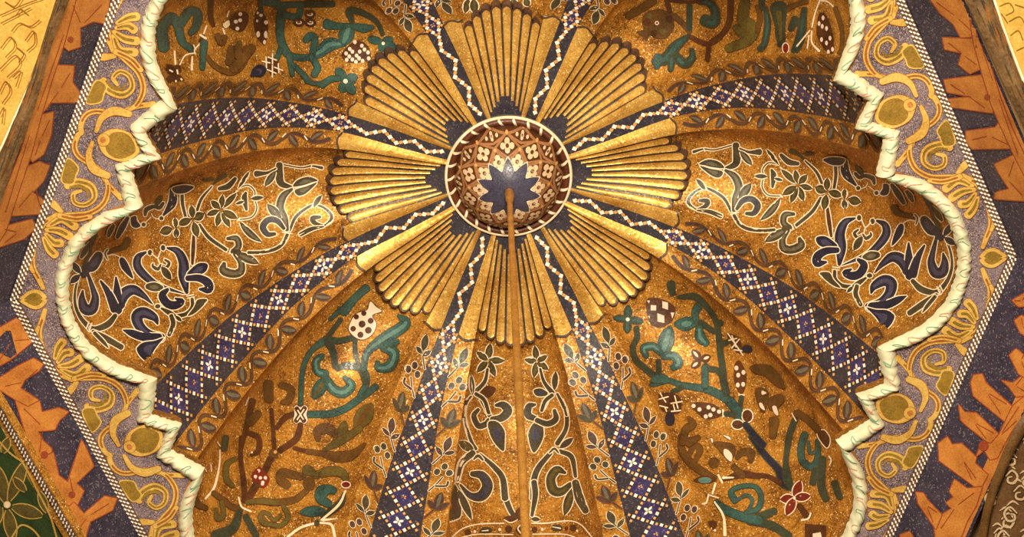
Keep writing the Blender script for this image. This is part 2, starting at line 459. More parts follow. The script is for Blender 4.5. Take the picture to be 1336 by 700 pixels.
c.S([(455, 325), (500, 390), (540, 455)], [26, 44, 26], N, w); c.S([(560, 370), (585, 405), (602, 440)], [24, 36, 22], K, w)
c = Crop(ik, 1140, 220)
c.S([(145, 268), (175, 312), (300, 340)], [44, 36, 22], U)
c.S([(368, 205), (395, 250), (410, 300)], [36, 40, 20], N); c.S([(415, 265), (455, 320), (482, 360)], [16, 40, 20], K, w)
c.S([(205, 385), (250, 360), (300, 366)], [8, 9, 9], w); c.S([(292, 320), (312, 345), (300, 390)], [12, 12, 8], U, w)
c.P([(190, 385), (216, 400), (200, 470), (130, 542), (155, 440)], N, w)
c.P([(328, 352), (370, 330), (430, 390), (462, 430), (440, 466), (390, 460), (348, 410)], N, w, NL)
c.S([(400, 230), (420, 330), (478, 440)], [20, 24, 30], K); c.S([(440, 432), (480, 478)], [56, 60], N)
c.L((498, 470), (556, 385), 44, N, w); c.L((505, 482), (578, 532), 46, N, w)
c = Crop(ik, 1130, 320)
c.S([(512, 330), (575, 245), (606, 150), (598, 50), (564, -48)], [38, 28, 20, 16, 14], K, w)
c.S([(499, -58), (470, 60), (462, 120), (490, 190), (540, 185), (556, 120), (545, 55)], [22, 40, 56, 76, 76, 52, 14], N, w, NL)
c.S([(62, 195), (120, 130), (190, 82), (258, 110), (300, 195)], [8, 42, 72, 84, 62], N, w, NL)
c.S([(318, 215), (305, 90), (303, -18)], [78, 56, 14], N, w); c.S([(328, 205), (365, 90), (414, 0)], [70, 50, 16], N, w)
c.S([(280, 180), (318, 225)], [50, 30], N)
c.S([(330, 250), (390, 308), (470, 332), (512, 322)], [30, 46, 38, 30], K, w)
c.S([(500, 345), (420, 400), (308, 478)], [20, 42, 40], K, w); c.S([(490, 360), (432, 430), (402, 472)], [26, 26, 8], K, w)
c.S([(503, 290), (525, 342)], [10, 10], w); c.S([(524, 280), (545, 325)], [10, 10], w)
c.S([(38, 340), (60, 290), (130, 250), (180, 272), (168, 340), (110, 400), (20, 440)], [14, 56, 80, 84, 72, 60, 64], N, w, NL)
c.S([(40, 440), (150, 420), (230, 385), (288, 358)], [70, 60, 50, 8], N, w)
c.P([(0, 440), (70, 455), (150, 460), (202, 500), (170, 570), (103, 610), (92, 545), (45, 485)], N, w, NL)
c = Crop(ik, 1050, 270)
c.S([(355, 78), (285, 108), (250, 190), (255, 290), (245, 405)], [14, 52, 70, 76, 26], N, w, NL)
c.S([(510, 95), (565, 125), (575, 190), (520, 270), (430, 340), (262, 412)], [18, 48, 60, 56, 36, 6], N, w, NL)
c.D(385, 75, 16, K, 20, w); c.D(480, 100, 16, K, 20, w); c.S([(405, 95), (430, 142), (468, 108)], [9, 9, 9], w); c.S([(430, 140), (420, 180)], [9, 9], w)
c.P([(85, 215), (150, 208), (228, 265), (222, 288), (130, 285), (88, 255)], N, w, NL)
c.S([(232, 305), (150, 312), (92, 350), (90, 398), (152, 390)], [40, 52, 62, 60, 18], N, w)
c.S([(380, 160), (352, 185), (375, 215), (412, 190)], [14, 22, 22, 8], K, w); c.S([(412, 190), (435, 222), (470, 198), (466, 180)], [10, 26, 20, 10], K, w); c.L((408, 208), (348, 306), 52, K, w)
c.P([(408, 350), (460, 314), (525, 320), (532, 350), (480, 376), (430, 374)], K, w, KL)
c.S([(380, 372), (420, 410), (390, 470), (335, 488), (286, 465), (330, 440)], [26, 56, 60, 60, 44, 14], N, w)
c.S([(198, 425), (250, 432)], [8, 8], w); c.S([(196, 443), (246, 447)], [8, 8], w)
c.S([(212, 455), (215, 510), (260, 555), (335, 568)], [24, 26, 28, 30], K, w); c.P([(105, 474), (172, 465), (204, 515), (252, 572), (190, 552)], K, w)
c.S([(330, 575), (380, 540), (448, 492)], [20, 36, 10], K, w); c.D(460, 485, 20, K, 16, w); c.L((340, 565), (298, 608), 26, K, w)
c.S([(370, 560), (360, 620), (395, 695)], [30, 34, 28], K, w)
c = Crop(ik, 930, 270)
c.S([(480, 150), (540, 90), (580, 42)], [10, 10, 10], K) if False else None
c.S([(572, 50), (510, 55), (498, 110), (540, 150)], [24, 44, 46, 44], K, w, KL)
c.S([(520, 160), (490, 230), (500, 290), (560, 300), (620, 270), (610, 222)], [50, 46, 58, 60, 60, 26], K, w, KL)
c.L((520, 158), (368, 246), 62, K, w, 0, KL); c.S([(500, 155), (548, 140)], [40, 30], K)
c.S([(555, 125), (572, 160)], [8, 8], w); c.S([(573, 118), (588, 150)], [8, 8], w)
# the left lobe carries the same design mirrored
src = ik.mb; dst = lobes[180][1]; off = len(dst.v) - v0
for p in src.v[v0:]: dst.v.append(Vector((-p.x, p.y, p.z)))
for f, m in zip(src.f[f0:], src.m[f0:]): dst.f.append(tuple(i + off for i in f)); dst.m.append(dst.mi(src.names[m]))

# lower right lobe
ik = inks(45)
c = Crop(ik, 790, 370)
for e, wd in (((158, 148), 56), ((50, 238), 50), ((150, 350), 56), ((268, 266), 54)): c.L((155, 250), e, wd, G, None, 0, T)
c.D(155, 250, 14, WH)
c.S([(215, 310), (220, 380), (190, 450), (215, 540), (330, 640), (380, 675)], [34, 36, 38, 40, 42, 50], G)
c.P([(290, 108), (390, 102), (475, 150), (492, 195), (470, 260), (430, 290), (380, 308), (320, 285), (292, 220)], B)
for q in ([(400, 120), (440, 130), (440, 180), (400, 168)], [(318, 148), (356, 150), (356, 186), (318, 186)], [(364, 205), (412, 222), (414, 274), (365, 264)], [(458, 200), (486, 200), (470, 242)], [(290, 115), (312, 115), (305, 136)], [(296, 225), (310, 225), (310, 245)]): c.P(q, 'pinkish', smooth=False)
c.L((395, 500), (456, 298), 104, T, G, 0, TL)
c.S([(385, 480), (330, 440), (268, 455), (284, 512)], [42, 48, 48, 26], T, G, TL); c.S([(405, 508), (480, 510), (512, 560), (472, 592)], [44, 52, 58, 34], T, G, TL)
c.S([(370, 545), (370, 640)], [32, 34], G); c.P([(318, 690), (345, 650), (400, 640), (450, 680), (420, 700)], T, G)
c = Crop(ik, 870, 370)
c.S([(30, 0), (42, 70)], [60, 36], G); c.S([(85, 92), (200, 90), (290, 170), (350, 270), (370, 400), (380, 500), (395, 600), (402, 700)], [24, 46, 36, 36, 40, 42, 42, 44], G)
c.P([(55, 278), (140, 235), (205, 258), (192, 300), (120, 326)], T, G, TL); c.S([(210, 265), (200, 200), (222, 158)], [34, 42, 52], T, G)
c.S([(235, 270), (335, 335)], [38, 34], G); c.S([(228, 305), (238, 375), (280, 418)], [40, 66, 40], T, G, TL)
c.D(375, 275, 26, G); c.S([(380, 430), (442, 400)], [42, 30], G); c.P([(425, 350), (500, 375), (545, 480), (480, 470)], B)
for q in ([(432, 345), (540, 500)], [(462, 362), (490, 440)], [(440, 395), (496, 380)], [(460, 450), (515, 385)], [(478, 462), (545, 468)]): c.S(q, [9, 9], WH)
c.D(570, 455, 38, N, 30)
for e in ((178, 462), (312, 508), (172, 592)): c.L((240, 538), e, 62, B, None); c.L((240 + (e[0] - 240) * .3, 538 + (e[1] - 538) * .3), (240 + (e[0] - 240) * .85, 538 + (e[1] - 538) * .85), 20, 'pinkish')
c.S([(275, 575), (270, 700)], [40, 34], G); c.S([(295, 600), (350, 605), (392, 645)], [34, 36, 34], G)
c = Crop(ik, 840, 450)
c.P([(42, 284), (60, 250), (100, 212), (168, 240), (150, 266), (75, 288)], T, G)
c.S([(180, 250), (260, 280), (360, 296), (450, 312), (570, 370), (645, 445)], [28, 34, 40, 46, 52, 58], T, G); c.S([(200, 330), (270, 297)], [30, 30], G)
c.P([(105, 350), (180, 335), (255, 370), (255, 470), (180, 484), (108, 440)], B)
for q in ([(112, 338), (152, 402)], [(215, 358), (238, 445)], [(104, 382), (170, 364)], [(108, 428), (165, 442)], [(188, 412), (268, 398)], [(190, 468), (256, 462)], [(145, 438), (156, 468)], [(205, 420), (215, 460)]): c.S(q, [9, 9], WH)
c.D(180, 522, 36, N, 50)
c.P([(330, 420), (400, 403), (500, 420), (558, 482), (500, 517), (420, 515), (365, 470)], B)
for q in ((348, 430), (390, 455), (455, 440), (490, 455), (530, 470), (435, 505), (468, 495)): c.D(q[0], q[1], 15, 'pinkish')
c.S([(558, 458), (562, 504)], [13, 13], WH); c.S([(575, 485), (645, 490)], [30, 34], G)
c.S([(270, 690), (290, 600), (342, 560), (312, 512)], [46, 52, 52, 18], U); c.S([(310, 690), (385, 650)], [60, 26], U)
c.S([(432, 160), (432, 290)], [40, 40], T, G); c.S([(460, 165), (540, 195), (580, 340)], [34, 36, 44], G)
c.D(70, 640, 28, B, 36); c.D(70, 640, 14, 'pinkish', 20)
c = Crop(ik, 920, 450)
c.P([(212, 130), (248, 110), (292, 200), (286, 290), (266, 340), (236, 332), (203, 240)], B)
for q in ((222, 160), (235, 210), (272, 190), (232, 280), (270, 275)): c.D(q[0], q[1], 14, 'pinkish', 17)
c.S([(240, 350), (278, 350)], [10, 10], WH); c.S([(258, 365), (245, 450)], [30, 34], G); c.S([(120, 190), (155, 335)], [34, 40], G); c.S([(180, 390), (230, 470), (235, 505)], [50, 60, 60], T, G)
c.D(300, 498, 36, B, 44, WH); c.D(230, 560, 40, B, 32, WH)
c.S([(285, 560), (350, 640), (410, 705)], [38, 42, 42], N, G)
c.P([(322, 150), (440, 138), (525, 205), (565, 300), (500, 280), (420, 212), (360, 200)], U)
c.P([(358, 310), (440, 318), (442, 400), (412, 468), (384, 430)], U); c.P([(450, 382), (540, 345), (555, 400), (470, 460)], U)
for q in ([(404, 318), (438, 335), (405, 348)], [(384, 408), (406, 408), (426, 458), (394, 440)], [(478, 432), (505, 428), (522, 492), (495, 482)]): c.P(q, 'pinkish')
c.S([(490, 530), (480, 640)], [70, 50], U)
c = Crop(ik, 870, 570)
c.S([(95, -5), (110, 110), (200, 210), (335, 292)], [30, 52, 54, 40], U); c.S([(150, 140), (190, 60), (232, 90), (200, 165)], [24, 42, 42, 30], U); c.D(330, 182, 40, U)
c.P([(185, 306), (250, 272), (345, 290), (300, 327), (230, 327)], B); c.D(265, 305, 48, TL, 22)
c.S([(400, 302), (530, 262), (650, 280)], [26, 54, 36], B); c.S([(535, 272), (468, 208)], [44, 36], U); c.S([(490, 152), (530, 112), (592, 110), (590, 172)], [20, 46, 52, 30], U)
c.P([(335, 38), (465, 55), (475, 130), (430, 155), (365, 92)], U)
for q in ([(402, 88), (430, 92), (460, 130), (450, 175), (404, 132)], [(305, 8), (325, 20), (318, 46)], [(395, -10), (440, 0), (450, 24)]): c.P(q, 'pinkish')
c.S([(345, 460), (400, 508), (500, 552), (650, 592)], [30, 52, 54, 60], T, G); c.S([(480, 448), (450, 390), (520, 350), (622, 352), (664, 420), (640, 505), (555, 532)], [42, 30, 26, 26, 30, 32, 24], T, G); c.S([(488, 450), (560, 412), (602, 450), (575, 515)], [16, 20, 22, 18], T)
for q, ww in (([(360, 270), (390, 326)], [13, 13]), ([(395, 290), (468, 288)], [17, 9]), ([(340, 330), (318, 402)], [14, 14]), ([(290, 408), (272, 468), (244, 472)], [12, 12, 12]), ([(332, 460), (395, 560), (405, 692)], [12, 17, 24]), ([(285, 410), (360, 432)], [9, 9]), ([(290, 628), (335, 662)], [16, 16])): c.S(q, ww, WH)
c.S([(265, 625), (330, 610), (320, 650)], [40, 40, 20], B)
c = Crop(ik, 960, 570)
c.S([(150, 572), (272, 520)], [62, 46], G); c.S([(90, 588), (250, 622), (375, 695)], [50, 56, 50], G)
c.S([(110, -5), (210, 130), (302, 230), (330, 310), (372, 362)], [34, 40, 46, 62, 22], N, G); c.S([(380, 0), (356, 150), (350, 255)], [30, 26, 32], T, G); c.S([(0, 255), (130, 270), (220, 275), (312, 322)], [48, 40, 34, 40], B)
for e, wd in (((458, 308), 64), ((314, 440), 60), ((358, 550), 64), ((528, 413), 58)): c.L((415, 430), e, wd, R, WH)
c.D(415, 430, 10, WH); c.S([(450, 482), (505, 560)], [40, 50], B); c.S([(465, 585), (512, 575), (532, 535)], [11, 12, 11], WH)
c.P([(488, 610), (640, 622), (640, 705), (488, 705)], B, smooth=False); c.P([(545, 680), (600, 670), (610, 710), (545, 710)], 'pinkish', smooth=False)
c = Crop(ik, 1020, 520)
c.S([(165, 250), (138, 340), (150, 440), (222, 478), (256, 400), (252, 295)], [42, 40, 42, 42, 34, 22], T, G); c.S([(190, 300), (200, 380), (240, 370)], [18, 22, 18], T); c.S([(290, 420), (280, 600), (312, 705)], [46, 52, 46], G); c.S([(240, 500), (220, 590)], [40, 44], G)
c.S([(95, 150), (56, 260), (30, 420), (42, 560), (75, 640)], [40, 40, 26, 60, 26], G); c.S([(75, 100), (105, 155)], [8, 8], WH)
c.P([(255, 250), (300, 218), (342, 280), (320, 342)], B, WH); c.S([(335, 400), (352, 430), (340, 466)], [9, 9, 9], WH); c.S([(375, 590), (412, 692)], [46, 40], G); c.S([(110, 100), (180, 140), (260, 220)], [50, 46, 40], U)

# lower left lobe
ik = inks(135)
c = Crop(ik, 420, 370)
c.S([(312, 28), (230, 100), (150, 192)], [48, 46, 64], T, G); c.S([(130, 180), (55, 250)], [30, 18], T, G)
c.S([(130, 250), (40, 370)], [30, 30], G); c.S([(38, 390), (120, 400), (208, 380)], [54, 42, 36], G); c.S([(232, 385), (235, 480), (262, 590)], [30, 30, 30], G); c.S([(65, 430), (90, 560)], [42, 40], G)
c.S([(100, 590), (180, 580), (270, 602), (310, 695)], [30, 36, 40, 42], G)
c.P([(203, 262), (240, 210), (300, 188), (322, 178), (340, 122), (380, 160), (420, 190), (352, 220), (382, 280), (360, 345), (300, 388), (240, 377), (188, 322)], 'pinkish', B, None, True, 1.0)
for q in ((240, 230, 19), (293, 205, 19), (342, 258, 21), (281, 281, 25), (326, 325, 24), (218, 313, 20), (270, 356, 22)): c.D(q[0], q[1], q[2], B)
c.S([(295, 600), (320, 480), (430, 390), (540, 322), (592, 270), (538, 220)], [34, 44, 72, 74, 62, 10], T, G, TL); c.S([(440, 440), (512, 490), (482, 578), (402, 592), (390, 552)], [66, 62, 66, 46, 22], T, G, TL); c.L((430, 425), (550, 405), 56, T, G)
c = Crop(ik, 370, 430)
c.S([(300, 70), (210, 130), (150, 220), (125, 340), (118, 525)], [52, 32, 28, 26, 26], T, G); c.S([(180, 595), (330, 590), (440, 550), (540, 480), (650, 400)], [40, 42, 42, 42, 38], T, G)
c.S([(310, 90), (350, 160), (360, 255)], [46, 42, 40], G); c.S([(375, 268), (450, 250), (530, 270), (575, 312), (580, 380), (540, 462)], [34, 36, 38, 42, 38, 34], T, G)
c.L((300, 335), (205, 486), 84, T, G, 0, OL); c.S([(292, 312), (235, 290), (225, 220), (268, 183)], [52, 46, 42, 32], T, G, TL); c.S([(300, 350), (350, 420), (420, 442), (475, 390), (428, 335)], [50, 62, 66, 56, 22], T, G, TL)
c.P([(70, 545), (90, 530), (115, 545), (145, 530), (168, 550), (158, 595), (168, 640), (145, 662), (115, 648), (85, 662), (64, 640), (74, 595)], 'pinkish')
for a, b in (((88, 552), (142, 642)), ((146, 550), (84, 642))): c.S([a, b], [34, 34], B)
for a, b in (((96, 566), (136, 630)), ((140, 560), (92, 632))): c.S([a, b], [9, 9], WH)
c = Crop(ik, 310, 500)
c.S([(405, 210), (330, 242), (270, 315)], [40, 44, 34], B); c.S([(440, 295), (410, 390), (295, 472)], [42, 48, 46], B); c.S([(395, 455), (500, 480), (612, 490)], [30, 34, 32], B); c.S([(235, 180), (245, 300), (255, 455)], [28, 32, 32], B)
c.D(250, 495, 36, U); c.D(262, 482, 12, 'bead_gold'); c.S([(230, 530), (182, 622)], [46, 52], B); c.S([(212, 0), (215, 110)], [64, 60], U); c.S([(300, 10), (372, 40), (352, 120), (308, 130)], [40, 48, 50, 24], U)
c.S([(100, 120), (45, 350), (15, 500), (42, 700)], [50, 36, 36, 36], B); c.S([(55, 340), (140, 380), (142, 470), (95, 500)], [36, 42, 42, 30], B); c.D(95, 484, 8, 'pinkish'); c.S([(140, 210), (80, 270)], [50, 60], U); c.S([(72, 95), (50, 150)], [9, 9], WH)
c.P([(98, 625), (150, 578), (212, 660), (160, 705)], R, smooth=False)
for q in ((142, 615), (120, 655), (155, 665), (190, 665), (172, 698)): c.D(q[0], q[1], 12, 'pinkish')
c = Crop(ik, 400, 520)
c.L((345, 210), (462, 35), 118, OL, None, 0, U); c.S([(80, 290), (82, 225), (150, 212), (212, 252)], [30, 66, 70, 50], U); c.L((240, 290), (270, 155), 70, OL); c.S([(120, 362), (230, 302), (382, 208)], [20, 56, 40], OL)
c.S([(120, 390), (230, 410), (330, 390), (412, 318)], [40, 72, 62, 18], U); c.S([(0, 372), (120, 388)], [30, 34], U); c.S([(0, 500), (60, 530), (150, 510), (250, 520), (282, 575)], [72, 34, 62, 60, 36], OL)
c.D(280, 605, 26, R, 17, 'pinkish'); c.S([(90, 700), (140, 640), (195, 648)], [60, 62, 40], T, G)
c = Crop(ik, 240, 570)
c.S([(250, 88), (245, 200), (210, 350), (148, 432)], [9, 12, 17, 14], WH); c.S([(400, 0), (395, 150), (420, 350), (420, 450)], [34, 32, 42, 42], B)
c.S([(360, 150), (300, 190), (295, 290), (338, 342)], [26, 38, 38, 30], OL); c.S([(605, 150), (560, 250)], [50, 50], B); c.P([(470, 270), (530, 225), (600, 290), (560, 360), (500, 330)], R)
for q in ((520, 240), (500, 280), (530, 290), (568, 290), (548, 330)): c.D(q[0], q[1], 12, 'pinkish')
c.S([(505, 335), (440, 445)], [54, 56], B); c.S([(440, 460), (530, 450), (650, 462)], [32, 38, 42], OL); c.S([(645, 620), (560, 610), (530, 560), (560, 530), (605, 550)], [26, 28, 28, 24, 20], OL)
c.S([(200, 390), (270, 440), (330, 490), (400, 502)], [30, 38, 38, 40], U); c.S([(260, 455), (272, 550), (230, 572), (218, 508)], [30, 34, 34, 24], OL); c.S([(385, 530), (340, 640), (215, 695)], [40, 64, 72], G); c.S([(430, 560), (505, 695)], [40, 42], G)
c.S([(378, 425), (400, 490), (466, 526)], [12, 13, 13], WH); c.S([(60, 420), (90, 470), (150, 500)], [50, 44, 30], U); c.S([(285, 0), (275, 80)], [44, 40], G)
for q in ([(130, 200), (150, 240)], [(180, 190), (185, 240)], [(60, 215), (105, 185)], [(225, 30), (245, 60)]): c.S(q, [8, 7], WH)
c = Crop(ik, 340, 570)
c.S([(185, 338), (140, 300), (150, 250), (220, 265), (302, 282)], [56, 62, 58, 52, 42], U); c.S([(310, 270), (318, 220), (360, 225), (375, 275)], [26, 26, 26, 26], OL); c.S([(390, 270), (480, 250), (560, 250), (602, 302)], [46, 54, 62, 30], OL)
c.D(340, 330, 44, U, 50); c.S([(325, 375), (240, 440), (120, 460), (0, 450)], [36, 42, 46, 42], U); c.S([(160, 490), (192, 560), (140, 622), (50, 610), (0, 555)], [30, 34, 32, 32, 30], OL); c.S([(60, 560), (100, 585), (140, 550)], [20, 24, 20], OL)
c.S([(480, 472), (420, 430), (430, 370), (515, 362)], [44, 62, 52, 18], T, G); c.L((455, 520), (275, 530), 66, T, G); c.S([(440, 560), (560, 470), (590, 400)], [40, 50, 24], G)
c.S([(600, 380), (550, 480), (428, 586)], [13, 19, 14], WH); c.S([(440, 586), (545, 575)], [20, 5], WH); c.S([(420, 605), (500, 620), (526, 705)], [14, 18, 20], WH); c.S([(376, 610), (280, 640), (188, 705)], [15, 18, 16], WH); c.D(396, 605, 20, K, 24)
c.D(603, 338, 30, R, 20, 'pinkish')

# bottom lobe: two mirrored scrolls in grey with white outlines
ik = inks(90); w = WH
c = Crop(ik, 590, 430, 6.364)
for e, wd in (((315, 112), 62), ((432, 255), 58), ((356, 384), 58), ((203, 350), 58), ((198, 182), 54)): c.L((293, 252), e, wd, K, w, 0, OL)
c.D(290, 258, 10, 'bead_gold')
c.S([(290, 325), (265, 430), (180, 520)], [22, 32, 36], K, w); c.L((165, 532), (150, 372), 46, K, w); c.P([(230, 520), (290, 463), (362, 490), (300, 562)], B)
c.S([(190, 530), (260, 580), (300, 690)], [32, 32, 30], K, w); c.S([(150, 552), (110, 610), (92, 705)], [22, 22, 22], K, w)
c = Crop(ik, 570, 520)
c.S([(215, 5), (188, 60), (200, 180), (240, 300), (272, 352)], [20, 22, 22, 24, 24], K, w); c.S([(310, 5), (350, 80), (375, 130)], [26, 28, 30], K, w)
c.S([(362, 150), (345, 175), (290, 190), (256, 120), (288, 75)], [36, 42, 42, 38, 26], K, w); c.S([(385, 142), (455, 132), (498, 82), (462, 42), (412, 45)], [36, 56, 64, 52, 22], K, w)
c.P([(360, 162), (422, 160), (472, 220), (476, 290), (466, 368), (402, 310), (364, 230)], K, w, NL)
c.L((255, 365), (148, 298), 62, K, w, 0, OL); c.S([(250, 380), (170, 450), (140, 565)], [44, 46, 34], K, w); c.S([(300, 390), (400, 480), (460, 560), (478, 700)], [18, 36, 42, 48], K, w)
c.S([(255, 425), (285, 400), (320, 430)], [12, 22, 14], K, w)
c.S([(160, 605), (230, 680), (310, 682), (352, 610), (312, 540), (243, 527)], [16, 46, 76, 78, 62, 38], K, w, NL)
c.S([(118, 585), (158, 590)], [9, 9], w)
c = Crop(ik, 570, 630, 6.07)
c.P([(122, 8), (168, 60), (190, 200), (180, 268), (130, 295), (72, 302), (100, 180)], K, w, 'shell_dark'); c.L((168, 55), (272, 288), 58, K, w)
c.S([(525, 0), (545, 120), (590, 230), (632, 272)], [52, 46, 40, 36], K, w)
c.P([(620, 230), (660, 190), (692, 230), (682, 290), (640, 290)], B); c.S([(665, 205), (690, 245), (660, 300)], [8, 8, 8], WH); c.P([(522, 280), (590, 258), (632, 290), (580, 322)], B); c.S([(530, 290), (580, 315), (630, 298)], [7, 9, 7], WH)
c.P([(640, 338), (692, 338), (692, 400), (650, 412), (622, 370)], B); c.S([(680, 320), (640, 360), (672, 408)], [9, 9, 9], WH)
c.S([(115, 425), (200, 360), (330, 326), (530, 320)], [10, 10, 10, 10], WH); c.S([(190, 430), (330, 406), (600, 410)], [8, 8, 8], WH)
for x, y, r, m in ((240, 390, 26, B), (295, 385, 11, 'pinkish'), (495, 370, 12, 'pinkish'), (567, 366, 28, B), (775, 372, 24, B), (838, 370, 12, 'pinkish'), (1030, 360, 15, R), (1085, 356, 28, B), (1118, 380, 9, 'pinkish')): c.D(x, y, r, m)
c.D(385, 374, 48, K, 26); c.S([(350, 382), (400, 378)], [6, 10], WH); c.D(955, 356, 46, K, 28); c.S([(920, 350), (985, 362)], [6, 10], WH)
c.S([(755, 322), (870, 322), (1050, 302), (1150, 332), (1235, 425)], [10, 10, 10, 10, 10], WH); c.S([(760, 410), (1000, 408), (1100, 430)], [8, 8, 8], WH)
c.L((748, 288), (822, 294), 36, K, w); c.S([(772, -5), (782, 100), (755, 262)], [46, 46, 26], K, w)
c.L((1080, 50), (1018, 258), 72, K, w, 0, OL); c.S([(1108, -5), (1140, 120), (1190, 222)], [56, 72, 52], K, w)
c = Crop(ik, 670, 520)
c.P([(160, 165), (206, 188), (208, 280), (143, 378), (104, 262), (126, 190)], K, w, NL); c.S([(160, 142), (102, 112), (110, 52), (152, 40)], [36, 52, 48, 20], K, w); c.S([(165, 150), (240, 175), (300, 142), (290, 80)], [36, 42, 42, 26], K, w)
c.S([(212, 62), (240, 5)], [26, 24], K, w); c.S([(340, 8), (375, 100), (372, 210), (310, 315)], [24, 28, 30, 34], K, w); c.L((330, 345), (422, 276), 46, K, w); c.S([(330, 368), (412, 410), (440, 545)], [30, 36, 24], K, w)
c.S([(262, 382), (180, 480), (145, 570), (140, 705)], [32, 40, 44, 44], K, w); c.S([(405, 600), (340, 652), (282, 640), (265, 560), (310, 500), (367, 520)], [34, 60, 72, 66, 60, 20], K, w, OL)
c.S([(255, 380), (290, 350), (320, 380)], [10, 18, 10], K, w)
c = Crop(ik, 660, 430, 6.364)
for e, wd in (((240, 130), 54), ((156, 245), 54), ((233, 394), 56), ((354, 328), 56), ((346, 212), 50)): c.L((260, 262), e, wd, K, w, 0, OL)
c.D(260, 262, 10, 'bead_gold')
c.S([(287, 322), (320, 430), (390, 522)], [20, 28, 40], K, w); c.L((408, 495), (418, 345), 54, K, w); c.P([(232, 500), (290, 484), (352, 520), (332, 547), (258, 547)], K, w, NL)
c.S([(390, 540), (330, 590), (300, 670)], [32, 32, 28], K, w); c.S([(432, 530), (490, 640), (512, 705)], [20, 30, 26], K, w)

# upper left lobe
ik = inks(225)
c = Crop(ik, 200, 0)
c.S([(72, 335), (60, 205), (122, 120), (170, 180), (200, 290), (272, 352)], [72, 66, 60, 56, 46, 36], T, G); c.S([(190, 165), (250, 82), (308, 92), (300, 180), (260, 232)], [56, 56, 52, 48, 32], T, G)
c.S([(400, 5), (400, 120), (420, 180)], [42, 40, 30], B); c.S([(320, 290), (350, 250)], [20, 26], B)
for q, ww in (([(370, 180), (350, 236)], [11, 11]), ([(324, 244), (366, 270)], [15, 15]), ([(320, 310), (285, 350), (290, 380)], [10, 10, 10]), ([(290, 372), (220, 390), (180, 460)], [10, 10, 10]), ([(144, 360), (150, 452)], [12, 12]), ([(268, 400), (265, 492)], [12, 17]), ([(278, 315), (290, 350)], [9, 9])): c.S(q, ww, WH)
c.S([(350, 300), (340, 482)], [46, 30], T, G)
for e in ((90, 455), (78, 625), (215, 620), (180, 460)): c.L((140, 520), e, 66, B)
for q in ([(108, 495), (128, 506)], [(160, 495), (165, 522)], [(152, 570), (152, 606)], [(188, 558), (216, 596), (222, 575)]): c.S(q, [11] * len(q), WH)
c.S([(370, 400), (430, 470), (540, 512), (620, 452), (650, 340)], [26, 32, 42, 46, 46], U); c.S([(540, 340), (530, 440)], [46, 60], U); c.S([(595, 300), (600, 420)], [30, 40], OL)
c.P([(518, 175), (560, 95), (640, 80), (662, 140), (610, 222)], B)
c.P([(480, 170), (520, 140), (530, 170), (500, 198)], WH)
for q in ((602, 96), (570, 150), (600, 140), (580, 200)): c.D(q[0], q[1], 14, 'pinkish')
c.S([(478, 200), (495, 252)], [11, 11], WH); c.S([(520, 75), (508, 115)], [9, 9], WH); c.S([(440, 250), (470, 300), (490, 260)], [40, 44, 40], U)
c = Crop(ik, 300, 0)
c.S([(215, 8), (310, 22), (358, 60), (352, 150), (352, 260), (390, 362), (450, 400), (560, 402), (650, 372)], [40, 52, 56, 52, 48, 50, 40, 38, 46], T, G)
c.S([(372, 102), (470, 118), (495, 62)], [36, 40, 32], T, G); c.S([(365, 35), (500, 30), (650, 30)], [32, 32, 30], T, G)
c.P([(178, 90), (220, 78), (264, 150), (262, 240), (236, 314), (188, 262), (168, 180)], B)
for x, y, a, b in ((215, 105, 13, 13), (250, 156, 15, 15), (194, 240, 13, 22), (247, 242, 12, 26), (238, 296, 10, 16), (186, 145, 8, 10), (190, 88, 8, 10)): c.D(x, y, a, 'pinkish', b)
c.S([(208, 0), (215, 82)], [26, 26], G)
for x, y in ((560, 96), (480, 155), (562, 157)): c.D(x, y, 42, B, 32); c.D(x, y, 22, 'pinkish', 13); c.D(x, y, 13, U, 6)
c.S([(528, 282), (560, 250), (592, 272), (580, 340), (575, 392)], [38, 46, 42, 38, 30], T, G); c.S([(580, 420), (612, 480), (588, 525)], [36, 38, 30], T, G)
c.S([(345, 350), (320, 422)], [30, 26], T, G); c.S([(410, 390), (432, 530)], [38, 24], T, G); c.S([(430, 450), (510, 530), (560, 590), (650, 602)], [20, 32, 38, 38], T, G)
c.P([(240, 432), (300, 398), (345, 480), (292, 535), (250, 480)], B)
for q in ([(290, 378), (290, 550)], [(245, 403), (248, 482)], [(258, 404), (318, 426)], [(218, 435), (272, 446)], [(250, 494), (316, 522)], [(330, 452), (335, 518)], [(303, 478), (362, 502)]): c.S(q, [9, 9], WH)
c.P([(135, 545), (150, 490), (200, 458), (248, 490), (225, 540), (170, 555)], N, None, NL)
c.S([(15, 490), (80, 420), (145, 335)], [60, 60, 54], U); c.S([(40, 330), (50, 400)], [40, 50], U)
c = Crop(ik, 400, 0)
c.S([(35, 402), (110, 350), (170, 310), (270, 310)], [30, 72, 84, 20], T, G, TL); c.L((252, 315), (308, 165), 100, T, G, 0, TL); c.S([(300, 180), (210, 182), (140, 168)], [28, 42, 62], T, G); c.S([(320, 180), (400, 196), (462, 190)], [28, 52, 24], T, G)
c.S([(320, 150), (300, 82), (330, 70), (420, 100), (500, 160), (535, 240)], [30, 52, 44, 36, 30, 26], G)
for e in ((428, 268), (612, 272), (640, 340)): c.L((530, 292), e, 50, T, G)
c.D(535, 330, 36, T, 32); c.D(540, 302, 12, WH); c.S([(0, 25), (185, 25)], [40, 38], G)
c.P([(246, 372), (300, 310), (360, 283), (432, 320), (452, 412), (390, 432), (320, 442), (258, 420)], B)
